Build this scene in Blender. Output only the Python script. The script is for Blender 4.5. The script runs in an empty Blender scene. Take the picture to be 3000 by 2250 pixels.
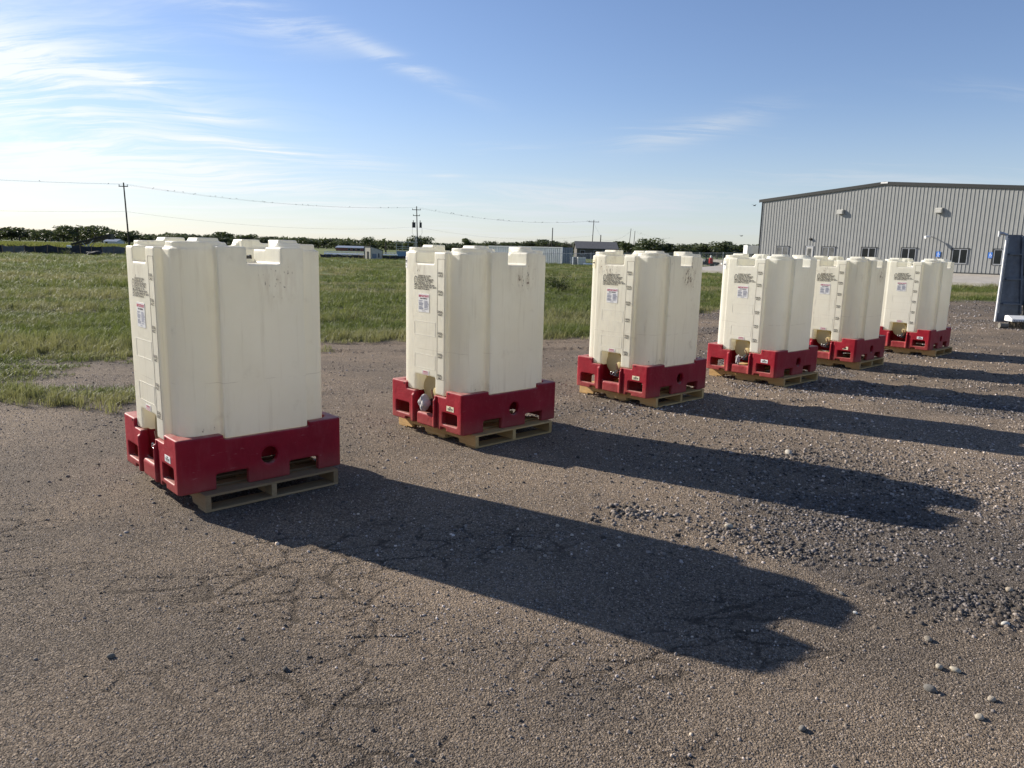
import bpy, bmesh, math, random
import numpy as np
from mathutils import Vector, Matrix
R = math.radians
rng = np.random.default_rng(7)
random.seed(7)
scn = bpy.context.scene
COL = scn.collection

# ------------------------------------------------------------------ camera
CAM_H, PITCH, ROLL, FPX = 1.8155, R(10.244), R(1.449), 2178.3
_fw = Vector((0, math.cos(PITCH), -math.sin(PITCH)))
_u0 = Vector((0, math.sin(PITCH), math.cos(PITCH)))
_r0 = Vector((1, 0, 0))
_rt = _r0 * math.cos(ROLL) + _u0 * math.sin(ROLL)
_up = -_r0 * math.sin(ROLL) + _u0 * math.cos(ROLL)
cd = bpy.data.cameras.new('camera')
cam = bpy.data.objects.new('camera', cd)
COL.objects.link(cam)
cd.sensor_width = 36.0
cd.lens = 36.0 * FPX / 3000.0
cd.clip_start = 0.05
cd.clip_end = 6000
M = Matrix((( _rt.x, _up.x, -_fw.x, 0), (_rt.y, _up.y, -_fw.y, 0), (_rt.z, _up.z, -_fw.z, CAM_H), (0, 0, 0, 1)))
cam.matrix_world = M
scn.camera = cam

# ------------------------------------------------------------------ light
SUN_EL, SUN_AZ = R(25.0), R(60.0)          # azimuth: to the left of +Y
sun_dir = Vector((-math.sin(SUN_AZ) * math.cos(SUN_EL), math.cos(SUN_AZ) * math.cos(SUN_EL), math.sin(SUN_EL)))
sd = bpy.data.lights.new('sun', 'SUN')
sd.energy = 5.0
sd.angle = R(0.55)
sd.color = (1.0, 0.93, 0.82)
so = bpy.data.objects.new('sun', sd)
COL.objects.link(so)
so.location = (-30, 20, 30)
so.rotation_euler = (-sun_dir).to_track_quat('-Z', 'Y').to_euler()

world = bpy.data.worlds.new('World')
scn.world = world
world.use_nodes = True
scn.view_settings.view_transform = 'Standard'
scn.view_settings.look = 'None'
scn.view_settings.exposure = 0.70
scn.view_settings.gamma = 1.0
scn.view_settings.use_curve_mapping = False
scn.cycles.use_denoising = True
scn.cycles.max_bounces = 7
scn.cycles.diffuse_bounces = 4
scn.cycles.transmission_bounces = 8
scn.cycles.transparent_max_bounces = 16
scn.cycles.caustics_reflective = False
scn.cycles.caustics_refractive = False
scn.cycles.sample_clamp_indirect = 6.0


class NT:
    """tiny helper round a node tree"""
    def __init__(s, t):
        s.t = t
        s.n = t.nodes
        s.l = t.links
    def a(s, typ, **kw):
        nd = s.n.new(typ)
        for k, v in kw.items():
            setattr(nd, k, v)
        return nd
    def put(s, sock, v):
        if hasattr(v, 'is_output') or isinstance(v, bpy.types.NodeSocket):
            s.l.new(v, sock)
        else:
            sock.default_value = v
    def math(s, op, a, b=0.0, c=None, clamp=False):
        nd = s.a('ShaderNodeMath', operation=op, use_clamp=clamp)
        s.put(nd.inputs[0], a)
        s.put(nd.inputs[1], b)
        if c is not None:
            s.put(nd.inputs[2], c)
        return nd.outputs[0]
    def vmath(s, op, a, b=None, scale=None):
        nd = s.a('ShaderNodeVectorMath', operation=op)
        s.put(nd.inputs[0], a)
        if b is not None:
            s.put(nd.inputs[1], b)
        if scale is not None:
            s.put(nd.inputs['Scale'], scale)
        return nd.outputs['Value'] if op in ('LENGTH', 'DOT_PRODUCT', 'DISTANCE') else nd.outputs[0]
    def rng(s, v, a, b, c=0.0, d=1.0, smooth=True):
        nd = s.a('ShaderNodeMapRange', interpolation_type='SMOOTHSTEP' if smooth else 'LINEAR')
        s.put(nd.inputs[0], v)
        for i, q in enumerate((a, b, c, d)):
            s.put(nd.inputs[1 + i], q)
        return nd.outputs[0]
    def mix(s, fac, a, b):
        nd = s.a('ShaderNodeMix', data_type='RGBA')
        s.put(nd.inputs[0], fac)
        s.put(nd.inputs[6], a if not isinstance(a, tuple) else (*a[:3], 1))
        s.put(nd.inputs[7], b if not isinstance(b, tuple) else (*b[:3], 1))
        return nd.outputs[2]
    def noise(s, vec, scale, detail=4, rough=.55, dist=0.0, out=0):
        nd = s.a('ShaderNodeTexNoise')
        if vec is not None:
            s.put(nd.inputs['Vector'], vec)
        s.put(nd.inputs['Scale'], scale)
        nd.inputs['Detail'].default_value = detail
        nd.inputs['Roughness'].default_value = rough
        nd.inputs['Distortion'].default_value = dist
        return nd.outputs[out]
    def vor(s, vec, scale, feature='F1', out='Distance', rand=1.0):
        nd = s.a('ShaderNodeTexVoronoi', feature=feature)
        s.put(nd.inputs['Vector'], vec)
        s.put(nd.inputs['Scale'], scale)
        nd.inputs['Randomness'].default_value = rand
        return nd.outputs[out]
    def mapping(s, vec, scale=(1, 1, 1), rot=(0, 0, 0), loc=(0, 0, 0)):
        nd = s.a('ShaderNodeMapping')
        s.put(nd.inputs['Vector'], vec)
        nd.inputs['Scale'].default_value = scale
        nd.inputs['Rotation'].default_value = rot
        nd.inputs['Location'].default_value = loc
        return nd.outputs[0]
    def sep(s, vec):
        nd = s.a('ShaderNodeSeparateXYZ')
        s.put(nd.inputs[0], vec)
        return nd.outputs
    def comb(s, x, y, z):
        nd = s.a('ShaderNodeCombineXYZ')
        for i, q in enumerate((x, y, z)):
            s.put(nd.inputs[i], q)
        return nd.outputs[0]
    def bump(s, height, strength=.5, dist=.01, normal=None):
        nd = s.a('ShaderNodeBump')
        nd.inputs['Strength'].default_value = strength
        nd.inputs['Distance'].default_value = dist
        s.put(nd.inputs['Height'], height)
        if normal is not None:
            s.put(nd.inputs['Normal'], normal)
        return nd.outputs[0]
    def obj(s):
        return s.a('ShaderNodeTexCoord').outputs['Object']
    def pos(s):
        return s.a('ShaderNodeNewGeometry').outputs['Position']
    def attr(s, name, typ='GEOMETRY', out='Fac'):
        return s.a('ShaderNodeAttribute', attribute_name=name, attribute_type=typ).outputs[out]
    def ramp(s, fac, stops):
        nd = s.a('ShaderNodeValToRGB')
        el = nd.color_ramp.elements
        while len(el) < len(stops):
            el.new(.5)
        for e, (p, c) in zip(el, stops):
            e.position = p
            e.color = (*c, 1)
        s.put(nd.inputs[0], fac)
        return nd.outputs[0]


def gauss(n, x, c, w):
    """exp(-((x-c)/w)^2) in nodes"""
    d = n.math('DIVIDE', n.math('SUBTRACT', x, c), w)
    return n.math('EXPONENT', n.math('MULTIPLY', n.math('MULTIPLY', d, d), -1.0))


# ------------------------------------------------------------------ sky: Nishita air with thin cirrus
def build_world():
    n = NT(world.node_tree)
    n.n.clear()
    out = n.a('ShaderNodeOutputWorld')
    bg = n.a('ShaderNodeBackground')
    sky = n.a('ShaderNodeTexSky', sky_type='NISHITA')
    sky.sun_disc = False
    sky.sun_elevation = SUN_EL
    sky.sun_rotation = -SUN_AZ
    sky.altitude = 300
    sky.air_density = 1.0
    sky.dust_density = .25
    sky.ozone_density = 1.6
    d = n.vmath('NORMALIZE', n.a('ShaderNodeTexCoord').outputs['Generated'])
    x, y, z = n.sep(d)
    zz = n.math('ADD', n.math('MAXIMUM', z, 0.0), .10)
    px = n.math('DIVIDE', x, zz)
    py = n.math('DIVIDE', y, zz)
    p = n.comb(px, py, 0.0)
    # cirrus sheets: streaks running from upper left to lower right, torn by a finer noise
    warp = n.noise(p, .55, 3, .5, out=1)
    pw = n.vmath('ADD', p, n.vmath('SCALE', n.vmath('SUBTRACT', warp, (.5, .5, .5)), scale=1.5))
    ps = n.mapping(pw, scale=(.30, 1.25, 1), rot=(0, 0, R(12)))
    streak = n.noise(ps, 1.1, 8, .62)
    fine = n.noise(n.mapping(pw, scale=(.8, 4.0, 1), rot=(0, 0, R(18))), 1.6, 8, .68)
    cover = n.noise(p, .22, 3, .5)
    # more sheet cloud on the sun's side of the sky and low down, clear overhead and away from it
    sunside = n.vmath('DOT_PRODUCT', d, tuple(sun_dir))
    side = n.rng(sunside, .50, .93)
    low = n.rng(z, .02, .16, 1.0, 0.0)
    base = n.math('ADD', n.math('MULTIPLY', side, .17), n.math('MULTIPLY', low, .16))
    dens = n.math('ADD', n.math('MULTIPLY', streak, .75), n.math('MULTIPLY', fine, .35))
    dens = n.math('ADD', dens, n.math('MULTIPLY', n.math('SUBTRACT', cover, .5), .75))
    dens = n.math('ADD', dens, base)
    dens = n.rng(dens, .62, .98)
    dens = n.math('MULTIPLY', dens, n.rng(z, .0, .03))
    dens = n.math('MULTIPLY', dens, n.rng(z, .36, .15))
    # single small wisps
    wis = None
    a = n.math('MULTIPLY', n.math('ARCTAN2', x, y), 180 / math.pi)
    e = n.math('MULTIPLY', n.math('ARCSINE', z), 180 / math.pi)
    for (az, el, wa, we, tilt, amt) in ((-35, 11.0, 12, 2.0, -.16, .85), (-33, 8.0, 10, .9, -.12, .7), (-30, 5.6, 12, .9, -.05, .6), (-16, 3.8, 14, .9, -.03, .5), (8, 4.2, 11, .8, .0, .45), (-18.5, 15.0, 5.5, 1.1, -.22, .42), (-9.0, 12.8, 5.0, .6, -.38, .42), (12.5, 8.7, 5.0, .8, .22, .55), (-26.5, 10.2, 2.4, .32, -.08, .8), (-21.5, 8.3, 2.8, .32, -.03, .75),
                                      (-17.5, 6.4, 6.0, .38, -.10, .9), (-5.2, 5.2, 1.3, .22, 0, .55), (-11.5, 6.3, 2.5, .3, -.1, .35), (33, 10, 5, .5, -.2, .2), (-52, 13, 8, 1.2, -.1, .6), (-75, 22, 9, 1.5, .1, .5), (60, 15, 8, .8, .2, .3), (140, 20, 10, 2, .1, .3), (-130, 16, 10, 2, -.1, .4)):
        da = n.math('SUBTRACT', a, az)
        de = n.math('SUBTRACT', n.math('SUBTRACT', e, el), n.math('MULTIPLY', da, tilt))
        g = n.math('MULTIPLY', gauss(n, da, 0.0, wa), gauss(n, n.math('ADD', de, n.math('MULTIPLY', n.math('SUBTRACT', streak, .5), 2.4 * we)), 0.0, we))
        g = n.math('MULTIPLY', g, amt)
        wis = g if wis is None else n.math('ADD', wis, g)
    wis = n.math('MULTIPLY', wis, n.rng(fine, .38, .60, .08, 1.15))
    dens = n.math('ADD', dens, wis, clamp=True)
    # cloud is lit by the same sun: brighter close to it
    ccol = n.mix(n.rng(sunside, .2, .95), (5.2, 5.7, 6.3), (8.2, 8.4, 8.4))
    tint = n.a('ShaderNodeMix', data_type='RGBA', blend_type='MULTIPLY')
    tint.inputs[0].default_value = 1.0
    n.l.new(sky.outputs[0], tint.inputs[6])
    tint.inputs[7].default_value = (.93, .94, 1.10, 1)
    # pale haze lying along the horizon all round
    hz = n.math('MULTIPLY', n.rng(z, .0, .20, 1.0, 0.0), .42)
    skyc = n.mix(hz, tint.outputs[2], (4.6, 5.3, 5.9))
    col = n.mix(n.math('MULTIPLY', dens, .85), skyc, ccol)
    n.l.new(col, bg.inputs['Color'])
    bg.inputs['Strength'].default_value = 0.078
    n.l.new(bg.outputs[0], out.inputs[0])
build_world()

# ------------------------------------------------------------------ helpers: geometry
def tag(o, label=None, cat=None, group=None, kind=None):
    if label:
        o['label'] = label
    if cat:
        o['category'] = cat
    if group:
        o['group'] = group
    if kind:
        o['kind'] = kind
    return o


def empty(name, loc=(0, 0, 0), rz=0.0):
    o = bpy.data.objects.new(name, None)
    COL.objects.link(o)
    o.location = loc
    o.rotation_euler = (0, 0, rz)
    o.empty_display_size = .2
    return o


def link(name, me, mat=None, parent=None, loc=(0, 0, 0), rz=0.0):
    o = bpy.data.objects.new(name, me)
    COL.objects.link(o)
    if mat is not None and not me.materials:
        me.materials.append(mat)
    if parent is not None:
        o.parent = parent
    o.location = loc
    o.rotation_euler = (0, 0, rz)
    return o


class MB:
    """collects boxes, tubes, prisms and lathes into one mesh"""
    def __init__(s):
        s.v = []
        s.f = []
    def add(s, vs, fs):
        b = len(s.v)
        s.v += [tuple(q) for q in vs]
        s.f += [tuple(b + i for i in f) for f in fs]
        return s
    def box(s, x0, x1, y0, y1, z0, z1):
        vs = [(x0, y0, z0), (x1, y0, z0), (x1, y1, z0), (x0, y1, z0), (x0, y0, z1), (x1, y0, z1), (x1, y1, z1), (x0, y1, z1)]
        return s.add(vs, [(0, 3, 2, 1), (4, 5, 6, 7), (0, 1, 5, 4), (1, 2, 6, 5), (2, 3, 7, 6), (3, 0, 4, 7)])
    def prism(s, poly, axis, a, b):
        """poly: CCW list of 2D points; axis 'z': (x,y), 'y': (x,z), 'x': (y,z)"""
        k = len(poly)
        def P(q, t):
            return (q[0], q[1], t) if axis == 'z' else ((q[0], t, q[1]) if axis == 'y' else (t, q[0], q[1]))
        vs = [P(q, a) for q in poly] + [P(q, b) for q in poly]
        fs = [tuple(range(k)), tuple(range(2 * k - 1, k - 1, -1))]
        for i in range(k):
            j = (i + 1) % k
            fs.append((i, i + k, j + k, j))
        return s.add(vs, fs)
    def bar(s, p, q, w, h=None, up=(0, 0, 1)):
        h = h or w
        p, q = Vector(p), Vector(q)
        d = (q - p).normalized()
        u = Vector(up)
        if abs(d.dot(u)) > .95:
            u = Vector((1, 0, 0))
        r = d.cross(u).normalized()
        u = r.cross(d).normalized()
        vs = []
        for c in (p, q):
            for a, b in ((-1, -1), (1, -1), (1, 1), (-1, 1)):
                vs.append(c + r * (a * w / 2) + u * (b * h / 2))
        return s.add(vs, [(0, 1, 2, 3), (7, 6, 5, 4), (0, 4, 5, 1), (1, 5, 6, 2), (2, 6, 7, 3), (3, 7, 4, 0)])
    def tube(s, pts, r, n=8, cap=True):
        pts = [Vector(q) for q in pts]
        rr = r if isinstance(r, (list, tuple)) else [r] * len(pts)
        base = len(s.v)
        prev = None
        for i, q in enumerate(pts):
            d = (pts[min(i + 1, len(pts) - 1)] - pts[max(i - 1, 0)]).normalized()
            if prev is None:
                u = Vector((0, 0, 1)) if abs(d.z) < .9 else Vector((1, 0, 0))
                u = d.cross(u).normalized()
            else:
                u = (prev - d * prev.dot(d)).normalized()
            prev = u
            w = d.cross(u)
            for k in range(n):
                t = 2 * math.pi * k / n
                s.v.append(tuple(q + (u * math.cos(t) + w * math.sin(t)) * rr[i]))
        for i in range(len(pts) - 1):
            for k in range(n):
                a = base + i * n + k
                b = base + i * n + (k + 1) % n
                s.f.append((a, b, b + n, a + n))
        if cap:
            s.f.append(tuple(base + k for k in range(n - 1, -1, -1)))
            s.f.append(tuple(base + (len(pts) - 1) * n + k for k in range(n)))
        return s
    def mesh(s, name, smooth=False, bevel=0.0):
        me = bpy.data.meshes.new(name)
        me.from_pydata(s.v, [], s.f)
        bm = bmesh.new()
        bm.from_mesh(me)
        bmesh.ops.recalc_face_normals(bm, faces=bm.faces)
        if bevel:
            bmesh.ops.bevel(bm, geom=[e for e in bm.edges if e.is_manifold and e.calc_face_angle(0) > .6], offset=bevel, segments=2, profile=.5, affect='EDGES', clamp_overlap=True)
        bm.to_mesh(me)
        bm.free()
        if smooth:
            me.polygons.foreach_set('use_smooth', [True] * len(me.polygons))
            me.set_sharp_from_angle(angle=R(40))
        me.update()
        return me
    def build(s, name, mat, parent=None, loc=(0, 0, 0), rz=0.0, smooth=False, bevel=0.0):
        return link(name, s.mesh(name, smooth, bevel), mat, parent, loc, rz)


def rrect(hx, hy, r, cx=0.0, cy=0.0, n=8):
    pts = []
    for (sx, sy, a0) in ((1, 1, 0), (-1, 1, 90), (-1, -1, 180), (1, -1, 270)):
        for i in range(n + 1):
            t = R(a0 + 90 * i / n)
            pts.append((cx + sx * (hx - r) + r * math.cos(t), cy + sy * (hy - r) + r * math.sin(t)))
    return pts


def circ(cx, cy, r, n=32, a0=0, a1=360):
    return [(cx + r * math.cos(R(a0 + (a1 - a0) * i / n)), cy + r * math.sin(R(a0 + (a1 - a0) * i / n))) for i in range(n)]


def soft_solid(name, adds, cuts, voxel, smooth_it=8, fac=.5, late=None):
    """boolean of simple solids, then voxel remesh and smoothing: rounded like moulded plastic"""
    tmp = []
    def ob(mb):
        o = bpy.data.objects.new('tmp', mb.mesh('tmp'))
        COL.objects.link(o)
        tmp.append(o)
        return o
    main = ob(adds[0])
    for op, lst in (('UNION', adds[1:]), ('DIFFERENCE', cuts), ('UNION', late or [])):
        for mb in lst:
            c = ob(mb)
            m = main.modifiers.new('b', 'BOOLEAN')
            m.operation = op
            m.solver = 'EXACT'
            m.object = c
    m = main.modifiers.new('r', 'REMESH')
    m.mode = 'VOXEL'
    m.voxel_size = voxel
    m.use_smooth_shade = True
    m = main.modifiers.new('s', 'SMOOTH')
    m.factor = fac
    m.iterations = smooth_it
    dg = bpy.context.evaluated_depsgraph_get()
    me = bpy.data.meshes.new_from_object(main.evaluated_get(dg), depsgraph=dg)
    me.name = name
    me.materials.clear()
    for o in tmp:
        d = o.data
        bpy.data.objects.remove(o)
        bpy.data.meshes.remove(d)
    return me


def text_mesh(body, size, align='LEFT', sx=1.0, bold=0.0):
    cu = bpy.data.curves.new('txt', 'FONT')
    cu.body = body
    cu.size = size
    cu.align_x = align
    cu.resolution_u = 2
    cu.offset = bold
    o = bpy.data.objects.new('txt', cu)
    COL.objects.link(o)
    dg = bpy.context.evaluated_depsgraph_get()
    me = bpy.data.meshes.new_from_object(o.evaluated_get(dg), depsgraph=dg)
    bpy.data.objects.remove(o)
    vs = [(v.co.x * sx, v.co.y) for v in me.vertices]
    fs = [tuple(p.vertices) for p in me.polygons]
    bpy.data.meshes.remove(me)
    return vs, fs


# ------------------------------------------------------------------ helpers: noise and terrain (numpy)
def _hash(ix, iy, seed):
    h = (ix.astype(np.int64) * 374761393 + iy.astype(np.int64) * 668265263 + seed * 974634511) & 0x7fffffff
    h = ((h ^ (h >> 13)) * 1274126177) & 0x7fffffff
    return ((h ^ (h >> 16)) & 0xffffff) / float(0xffffff)


def vnoise(x, y, seed=0):
    x = np.asarray(x, float)
    y = np.asarray(y, float)
    ix, iy = np.floor(x), np.floor(y)
    fx, fy = x - ix, y - iy
    fx = fx * fx * (3 - 2 * fx)
    fy = fy * fy * (3 - 2 * fy)
    ix = ix.astype(np.int64)
    iy = iy.astype(np.int64)
    a, b = _hash(ix, iy, seed), _hash(ix + 1, iy, seed)
    c, d = _hash(ix, iy + 1, seed), _hash(ix + 1, iy + 1, seed)
    return (a * (1 - fx) + b * fx) * (1 - fy) + (c * (1 - fx) + d * fx) * fy


def fbm(x, y, seed=0, oct=4):
    t, a, s = 0.0, .5, 0.0
    for k in range(oct):
        t = t + a * vnoise(x * 2 ** k, y * 2 ** k, seed + 17 * k)
        s += a
        a *= .5
    return t / s


def sstep(a, b, v):
    t = np.clip((v - a) / (b - a), 0, 1)
    return t * t * (3 - 2 * t)


# where the yard ends and the grass begins (metres)
EDGE = [(-60, 3.0), (-14, 6.6), (-8, 7.9), (-5.9, 8.35), (-5.0, 7.95), (-4.75, 8.5), (-5.4, 9.1), (-6.5, 9.8), (-6.8, 10.6), (-5.9, 11.6), (-3.6, 14.0), (-2.2, 14.6), (.84, 15.5), (1.7, 16.1),
        (4.0, 20.6), (6.8, 25.3), (13, 30.3), (20.8, 34.6), (30, 36.0), (70, 40.0), (140, 52)]
YARD = np.array(EDGE + [(140, -60), (-60, -60)])


def poly_sd(x, y, poly, closed_edges):
    """signed distance, positive inside; distance to the first closed_edges segments only"""
    x = np.asarray(x, float)
    y = np.asarray(y, float)
    ins = np.zeros(x.shape, bool)
    dmin = np.full(x.shape, 1e9)
    k = len(poly)
    for i in range(k):
        ax, ay = poly[i]
        bx, by = poly[(i + 1) % k]
        c = ((ay > y) != (by > y)) & (x < (bx - ax) * (y - ay) / (by - ay + 1e-12) + ax)
        ins ^= c
        if i < closed_edges:
            t = np.clip(((x - ax) * (bx - ax) + (y - ay) * (by - ay)) / ((bx - ax) ** 2 + (by - ay) ** 2), 0, 1)
            dmin = np.minimum(dmin, np.hypot(x - ax - t * (bx - ax), y - ay - t * (by - ay)))
    return np.where(ins, dmin, -dmin)


def yard_sd(x, y):
    x = np.asarray(x, float)
    y = np.asarray(y, float)
    w = 1 + .02 * np.hypot(x, y)
    return poly_sd(x, y, YARD, len(EDGE) - 1) + (fbm(x * 1.1, y * 1.1, 5, 4) - .5) * 1.1 * w


# building frame: corner, direction along the gable wall, outward normal
BC = np.array([25.48, 79.2])
BD = np.array([.5842, -.8116])
BN = np.array([-.8116, -.5842])
PAD = .775


def path_dist(x, y, pts):
    d = np.full(np.shape(x), 1e9)
    s = np.zeros(np.shape(x))
    L = 0.0
    for (ax, ay), (bx, by) in zip(pts[:-1], pts[1:]):
        l = math.hypot(bx - ax, by - ay)
        t = np.clip(((x - ax) * (bx - ax) + (y - ay) * (by - ay)) / l ** 2, 0, 1)
        q = np.hypot(x - ax - t * (bx - ax), y - ay - t * (by - ay))
        m = q < d
        d = np.where(m, q, d)
        s = np.where(m, L + t * l, s)
        L += l
    return d, s


RUTS = [([(1.75, 4.5), (2.05, 4.2), (2.45, 3.8), (3.3, 3.0), (4.4, 2.2)], .24, .015, .075, 1),
        ([(.70, 5.35), (.95, 5.0), (1.3, 4.75), (1.75, 4.45), (2.2, 4.3)], .09, .012, .06, 2),
        ([(-9, 11.0), (-5.5, 11.9), (-3.3, 12.75), (-.5, 13.3), (3.5, 14.8), (8, 18.5)], .16, .035, .12, 3),
        ([(-9, 12.4), (-5.5, 13.2), (-3.3, 13.75), (-.5, 14.3), (3.0, 15.6), (6.6, 19.5)], .12, .03, .12, 4),
        ([(3.2, 9.0), (6.2, 10.2), (9.5, 11.6), (13, 13.4)], .2, .03, .11, 5),
        ([(5.0, 10.6), (8.0, 12.2), (12.5, 14.6)], .2, .025, .11, 6),
        ([(8.0, 22.0), (14, 24.5), (22, 27.5), (34, 31)], .35, .05, .3, 7),
        ([(8.0, 24.5), (14, 27.0), (22, 30.0), (34, 33.5)], .35, .05, .3, 8)]


def tz(x, y, micro=True):
    x = np.asarray(x, float)
    y = np.asarray(y, float)
    s = (x - BC[0]) * BN[0] + (y - BC[1]) * BN[1]
    t = (x - BC[0]) * BD[0] + (y - BC[1]) * BD[1]
    z = (PAD - .48) * sstep(14, 3, s) * sstep(-12, 0, t)
    z = z + .18 * sstep(50, 90, y) * sstep(-12, 18, x) * sstep(0, -10, t)
    if micro:
        near = sstep(60, 20, np.hypot(x, y))
        z = z + near * (.016 * (fbm(x * .8, y * .8, 1, 4) - .55) + .006 * (fbm(x * 5, y * 5, 2, 3) - .5))
        z = z + (1 - near) * .10 * (fbm(x * .05, y * .05, 9, 3) - .5) * sstep(0, 20, s)
        for pts, w, dep, per, seed in RUTS:
            d, q = path_dist(x, y, pts)
            d = d + (fbm(x * 3, y * 3, seed + 50, 2) - .5) * w * .9
            amt = sstep(.35, .62, fbm(x * .9 + 3.1 * seed, y * .9, seed, 2) + .12)
            inside = sstep(w, w * .55, d) * amt
            shoulder = np.exp(-((d - w * 1.25) / (w * .35)) ** 2) * amt
            tread = np.sin(2 * math.pi * q / per + 2.2 * np.sin(d / w * 2.0))
            z = z + inside * (-dep * .6 + dep * .42 * tread * sstep(.3, .6, fbm(x * 6, y * 6, seed + 20, 2))) + shoulder * dep * .45 * (.4 + fbm(x * 14, y * 14, seed + 9, 2))
    return z


def crack_field(x, y):
    """0..1: how much a point lies on a crack of the dried crust (edges of a warped cell pattern)"""
    wx = x + .22 * (fbm(x * 3.1, y * 3.1, 71, 3) - .5)
    wy = y + .22 * (fbm(x * 3.1, y * 3.1, 72, 3) - .5)
    out = np.zeros(np.shape(x))
    for sx, sy, seed, w, amt in ((2.9, 5.6, 81, .050, .95), (6.0, 10.5, 85, .055, .5)):
        px, py = wx * sx, wy * sy
        ix, iy = np.floor(px).astype(np.int64), np.floor(py).astype(np.int64)
        f1 = np.full(np.shape(x), 9.0)
        f2 = np.full(np.shape(x), 9.0)
        for i in (-1, 0, 1):
            for j in (-1, 0, 1):
                cx = ix + i + _hash(ix + i, iy + j, seed)
                cy = iy + j + _hash(ix + i, iy + j, seed + 1)
                d = np.hypot(px - cx, py - cy)
                f2 = np.where(d < f1, f1, np.minimum(f2, d))
                f1 = np.minimum(f1, d)
        out = np.maximum(out, amt * sstep(w * 1.8, w * .5, f2 - f1))
    m = sstep(.34, .54, fbm(x * .8, y * .8, 73, 3)) * sstep(2.7, .9, x - .2 * (y - 3)) * sstep(5.3, 4.4, y)
    return out * m


def gz(x, y):
    return float(tz(np.array([x]), np.array([y]), False)[0])


def at(u, v, Y):
    """a point at depth Y (metres ahead) seen at pixel u, v of the 3000 px frame"""
    d = _fw + _rt * ((u - 1500) / FPX) - _up * ((v - 1125) / FPX)
    return Vector((0, 0, CAM_H)) + d * (Y / d.y)


def gx(u, Y):
    return at(u, 693.2 + u * .02531, Y).x

# ------------------------------------------------------------------ materials
def new_mat(name):
    m = bpy.data.materials.new(name)
    m.use_nodes = True
    n = NT(m.node_tree)
    b = n.n['Principled BSDF']
    return m, n, b


def simple(name, col, rough=.6, metal=0.0, var=.12, scale=6.0, bump=0.0, spec=.4, dirt=0.0):
    """plain painted / plastic / metal surface with a little uneven tone and dust"""
    m, n, b = new_mat(name)
    o = n.obj()
    f = n.noise(o, scale, 5, .6)
    lo = tuple(c * (1 - var) for c in col)
    hi = tuple(min(1, c * (1 + var)) for c in col)
    c = n.mix(n.rng(f, .3, .7), lo, hi)
    if dirt:
        g = n.noise(n.mapping(o, scale=(3, 3, .7)), scale * 1.7, 6, .65)
        c = n.mix(n.math('MULTIPLY', n.rng(g, .5, .72), dirt), c, (.13, .11, .085))
    n.l.new(c, b.inputs['Base Color'])
    r = n.rng(n.noise(o, scale * 2.3, 4), .3, .7, max(0, rough - .08), min(1, rough + .08))
    n.l.new(r, b.inputs['Roughness'])
    b.inputs['Metallic'].default_value = metal
    b.inputs['Specular IOR Level'].default_value = spec
    if bump:
        n.l.new(n.bump(n.noise(o, scale * 8, 3), .3, bump), b.inputs['Normal'])
    return m


def mat_ground():
    m, n, b = new_mat('yard gravel and soil')
    p = n.pos()
    grassy = n.attr('grassy')
    big = n.noise(p, .45, 4, .6)
    mid = n.noise(p, 2.6, 5, .6)
    c1 = n.vor(p, 95, out='Color')
    d1 = n.vor(p, 95)
    d2 = n.vor(p, 210)
    c2 = n.vor(p, 210, out='Color')
    g1 = n.sep(c1)[0]
    g2 = n.sep(c2)[1]
    grain = n.math('ADD', n.math('MULTIPLY', g1, .55), n.math('MULTIPLY', g2, .45))
    stone = n.ramp(grain, [(.0, (.060, .047, .035)), (.35, (.135, .108, .082)), (.7, (.26, .212, .162)), (1.0, (.46, .385, .30))])
    silt = n.mix(n.rng(mid, .3, .7), (.15, .119, .088), (.225, .18, .135))
    fines = n.rng(n.math('ADD', n.math('MULTIPLY', big, .5), n.math('MULTIPLY', mid, .5)), .40, .66)
    yard = n.mix(n.math('MULTIPLY', fines, .55), stone, silt)
    tone = n.attr('tone')
    tm = n.a('ShaderNodeMix', data_type='RGBA', blend_type='MULTIPLY')
    tm.inputs[0].default_value = 1.0
    n.l.new(yard, tm.inputs[6])
    n.l.new(n.mix(tone, (.60, .605, .63), (1.20, 1.125, 1.05)), tm.inputs[7])
    yard = tm.outputs[2]
    yard = n.mix(n.math('MULTIPLY', n.rng(n.attr('crack'), .12, .7), .52), yard, (.028, .022, .017))
    soil = n.mix(n.rng(mid, .35, .65), (.05, .042, .026), (.085, .085, .035))
    tan = n.rng(n.noise(n.mapping(p, scale=(.35, 1.0, 1)), .20, 4, .55), .5, .64)
    far = n.mix(n.math('MULTIPLY', tan, .75), n.mix(n.rng(mid, .3, .7), (.085, .115, .03), (.12, .155, .045)), (.26, .225, .11))
    dist = n.rng(n.vmath('LENGTH', p), 18, 55)
    grass = n.mix(dist, soil, far)
    n.l.new(n.mix(grassy, yard, grass), b.inputs['Base Color'])
    b.inputs['Roughness'].default_value = .92
    b.inputs['Specular IOR Level'].default_value = .18
    h = n.math('ADD', n.math('MULTIPLY', n.rng(d1, 0, .7, 1, 0), .0095), n.math('MULTIPLY', n.rng(d2, 0, .7, 1, 0), .0050))
    h = n.math('MULTIPLY', h, n.math('SUBTRACT', 1.0, n.math('MULTIPLY', fines, .45)))
    h = n.math('ADD', h, n.math('MULTIPLY', n.noise(p, 38, 4, .6), .006))
    nd = n.a('ShaderNodeBump')
    nd.inputs['Strength'].default_value = .85
    nd.inputs['Distance'].default_value = 1.0
    n.l.new(h, nd.inputs['Height'])
    n.l.new(nd.outputs[0], b.inputs['Normal'])
    return m


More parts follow.
